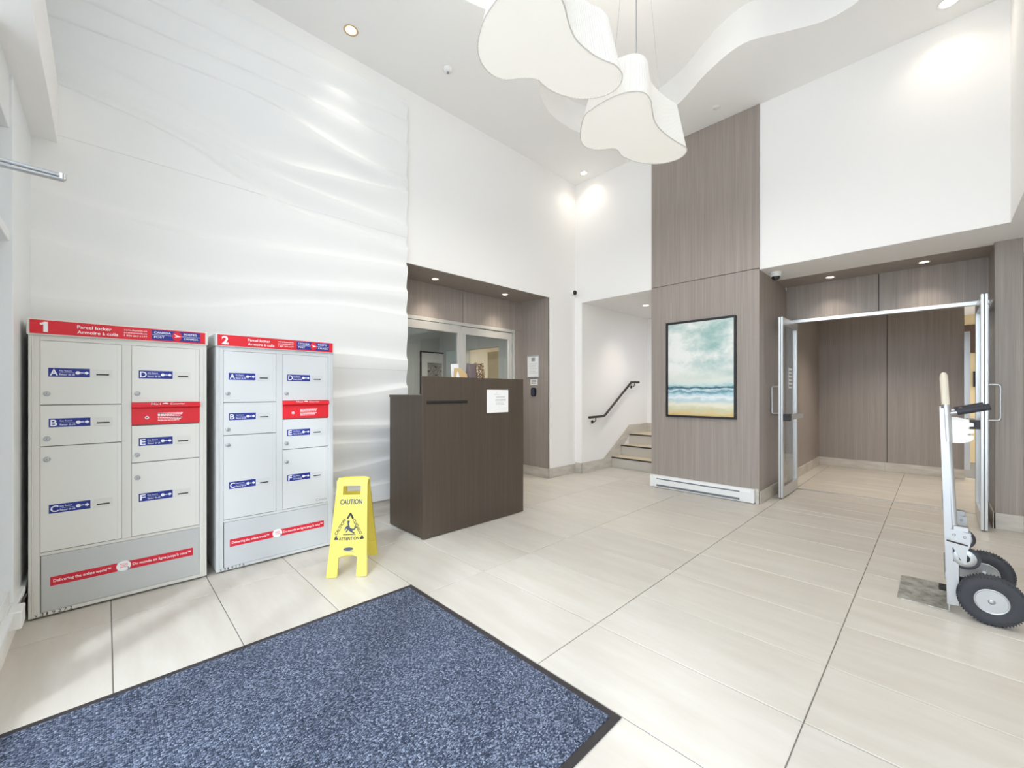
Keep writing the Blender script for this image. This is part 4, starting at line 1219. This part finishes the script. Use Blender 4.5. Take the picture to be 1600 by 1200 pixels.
# overhead closer arm on the entrance door and a cable box under the ledge
ca = thing('door_closer', 'metal closer arm reaching in from the entrance door, top left', 'door closer', (-2.5, YF, 2.13))
MB().tube([(0, 0.0, 0.01), (0, 0.225, 0.004)], 0.008, 'bright_metal').build('arm', ca)
MB().box(-0.014, 0.014, -0.002, 0.22, -0.016, -0.008, 'steel').build('arm_plate', ca, 0.002, 1)
MB().lathe([(0.011, -0.010), (0.011, 0.012)], 'steel', Matrix.Translation((0, 0.215, 0)), 16).build('pivot', ca)
MB().box(-0.03, 0.03, -0.01, 0.02, -0.03, 0.04, 'steel').build('bracket', ca, 0.003, 1)
pbx = thing('cable_box', 'small white cable box fixed to the front of the window ledge', 'cable box', (-3.12, YF + 0.03, 0.0))
MB().box(-0.06, 0.06, -0.022, 0.025, 0.12, 0.205, 'white_plastic').build('box', pbx, 0.004, 1)
MB().tube([(-0.07, 0.01, 0.19), (-0.12, 0.008, 0.185), (-0.2, 0.006, 0.175), (-0.30, 0.006, 0.165)], 0.005, 'dark_metal').build('cable', pbx)

# ------------------------------------------------------------------ hand truck
hk = thing('hand_truck', 'aluminium convertible hand truck with pneumatic wheels by the glass doors', 'hand truck', (0.05, 3.66, 0))
YN, YR = -0.225, 0.225         # near and far side
# toe plate
tp = [(-0.205, YN + 0.0), (-0.222, YN + 0.02), (-0.222, YR - 0.02), (-0.205, YR), (0.0, YR), (0.0, YN)]
MB().prism([(p[0], p[1]) for p in tp][::-1], 0.002, 0.008, 'toe_plate').box(-0.006, 0.0, YN, YR, 0.002, 0.10, 'toe_plate').build('toe_plate', hk, 0.001, 1)
MB().box(-0.045, -0.006, -0.05, 0.02, 0.055, 0.075, 'black_plastic').build('toe_catch', hk, 0.003, 1)
def hx(z): return -0.035 + (1.16 - z) * 0.018
for y in (YN, YR):
    s_ = 1 if y > 0 else -1
    # main rail : tilted channel
    rl = MB()
    prof_ = [(-0.012, -0.017), (0.018, -0.017), (0.018, -0.012), (-0.006, -0.012), (-0.006, 0.012), (0.018, 0.012), (0.018, 0.017), (-0.012, 0.017)]
    v0 = [(p[0] + 0.0, p[1] + y, 0.05) for p in prof_]; v1 = [(p[0] - 0.030, p[1] + y, 1.16) for p in prof_]
    nq = len(prof_)
    rl.add(v0 + v1, [tuple(range(nq - 1, -1, -1)), tuple(range(nq, 2 * nq))] + [(i, (i + 1) % nq, nq + (i + 1) % nq, nq + i) for i in range(nq)], 'bright_metal')
    rl.build('rail', hk)
    # lower reinforcement
    MB().box(-0.004, 0.036, y - 0.014, y + 0.014, 0.05, 0.30, 'bright_metal').build('axle_bracket', hk, 0.003, 1)
    MB().box(0.0, 0.13, y - 0.005 - s_ * 0.03, y + 0.005 - s_ * 0.03, 0.09, 0.16, 'steel').build('wheel_stay', hk, 0.002, 1)
    # handle tube with worn grip and collar
    hb = Vector((0.014, y, 0.49)); htp = Vector((-0.026, y, 1.365))
    P = lambda z: tuple(hb + (htp - hb) * ((z - 0.49) / (1.365 - 0.49)))
    MB().tube([P(0.44), P(1.19)], 0.0155, 'bright_metal', 16).build('handle_tube', hk)
    MB().tube([P(1.18), P(1.345), P(1.358), P(1.365)], 0.017, 'grip_wood', 16, rs=[0.0165, 0.0165, 0.012, 0.004]).build('handle_end', hk)
    MB().tube([P(0.968), P(1.176)], 0.0195, 'steel', 16).build('collar', hk)
    # black hand grip
    MB().tube([(P(1.135)[0] + 0.01, y, 1.13), (0.032, y, 1.138)], 0.010, 'bright_metal', 12).build('grip_stub', hk)
    MB().tube([(0.026, y, 1.138), (0.150, y, 1.172)], 0.018, 'grip_rubber', 16).build('hand_grip', hk)
    # notched side plate
    pl = [(0.008, 0.965), (0.045, 0.965), (0.075, 0.975), (0.090, 0.992), (0.090, 1.010), (0.066, 1.010), (0.063, 1.016), (0.066, 1.022), (0.090, 1.022), (0.090, 1.042),
          (0.066, 1.046), (0.063, 1.052), (0.066, 1.058), (0.090, 1.060), (0.090, 1.078), (0.030, 1.092), (0.008, 1.092)]
    MB().prism(pl, y - 0.002, y + 0.002, 'white_plastic', Matrix(((1, 0, 0, 0), (0, 0, 1, 0), (0, 1, 0, 0), (0, 0, 0, 1)))).build('latch_plate', hk)
    # caster bracket, strap and caster
    MB().prism([(0.000, 0.40), (0.028, 0.34), (0.050, 0.296), (0.062, 0.296), (0.064, 0.36), (0.076, 0.40), (0.080, 0.468), (0.0, 0.480)], y - 0.024, y - 0.020, 'bright_metal', Matrix(((1, 0, 0, 0), (0, 0, 1, 0), (0, 1, 0, 0), (0, 0, 0, 1)))).build('caster_fork', hk)
    MB().prism([(0.000, 0.40), (0.028, 0.34), (0.050, 0.296), (0.062, 0.296), (0.064, 0.36), (0.076, 0.40), (0.080, 0.468), (0.0, 0.480)], y + 0.020, y + 0.024, 'bright_metal', Matrix(((1, 0, 0, 0), (0, 0, 1, 0), (0, 1, 0, 0), (0, 0, 0, 1)))).build('caster_fork', hk)
    MB().box(0.010, 0.072, y - 0.022, y + 0.022, 0.470, 0.500, 'steel').build('caster_mount', hk, 0.003, 1)
    MB().tube([(-0.014, y - 0.028, 0.412), (0.045, y - 0.029, 0.404), (0.066, y - 0.024, 0.400)], 0.004, 'dark_metal', 8).build('strap', hk)
    for zz, xx in ((0.45, 0.015), (0.445, 0.055)):
        MB().lathe([(0.007, 0), (0.007, 0.004), (0.004, 0.006)], 'steel', axY(xx, y - 0.024, zz) @ Matrix.Rotation(PI, 4, 'X'), 10).build('bolt', hk)
    cw = MB().lathe([(0.018, -0.014), (0.050, -0.013), (0.058, -0.013), (0.0625, -0.009), (0.0635, 0), (0.0625, 0.009), (0.058, 0.013), (0.050, 0.013), (0.018, 0.014)], 'rubber', axY(0.055, y, 0.325), 36, True, False).build('caster_wheel', hk)
    MB().lathe([(0.022, -0.0142), (0.046, -0.0142), (0.048, -0.0125)], 'bright_metal', axY(0.055, y, 0.325), 32, True, False).lathe([(0.012, -0.018), (0.022, -0.0145)], 'black_plastic', axY(0.055, y, 0.325), 20).lathe([(0.022, 0.0142), (0.046, 0.0142), (0.048, 0.0125)], 'bright_metal', axY(0.055, y, 0.325), 32, True, False).build('caster_hub', cw)
    # pneumatic wheel with tread
    yw = y - 0.0 + (-0.02 if y < 0 else 0.02)
    prof_t = [(0.062, -0.030), (0.075, -0.038), (0.095, -0.043), (0.112, -0.040), (0.124, -0.030), (0.1285, -0.015), (0.130, 0.0), (0.1285, 0.015), (0.124, 0.030), (0.112, 0.040), (0.095, 0.043), (0.075, 0.038), (0.062, 0.030)]
    tw = MB().lathe(prof_t, 'rubber', axY(0.152, yw, 0.131), 56, True, False)
    for k in range(60):
        a = 2 * PI * k / 60
        Mk = axY(0.152, yw, 0.131) @ Matrix.Rotation(a, 4, 'Z')
        tw.box(0.115, 0.1292, -0.0022, 0.0022, -0.034, -0.024, 'rubber', Mk); tw.box(0.115, 0.1292, -0.0022, 0.0022, 0.024, 0.034, 'rubber', Mk)
    wo_ = tw.build('wheel', hk)
    rim = MB()
    for q in (-1, 1):
        rim.lathe([(0.066, q * 0.034), (0.063, q * 0.038), (0.058, q * 0.034), (0.052, q * 0.024), (0.036, q * 0.024), (0.033, q * 0.030), (0.024, q * 0.032), (0.022, q * 0.026), (0.016, q * 0.026), (0.014, q * 0.034), (0.006, q * 0.036)], 'bright_metal', axY(0.152, yw, 0.131), 40, True, True)
    rim.build('wheel_rim', wo_)
MB().tube([(0.152, YN - 0.02, 0.131), (0.152, YR + 0.02, 0.131)], 0.008, 'steel').build('axle', hk)
for z in (0.20, 0.60, 1.05):
    MB().box(-0.030 + (1.16 - z) * 0.02 - 0.012, -0.030 + (1.16 - z) * 0.02 + 0.008, YN + 0.015, YR - 0.015, z - 0.02, z + 0.02, 'bright_metal').build('cross_bar', hk, 0.003, 1)
MB().tube([(0.05, YN, 1.15), (0.05, YR, 1.15)], 0.008, 'steel').build('grip_bar', hk)
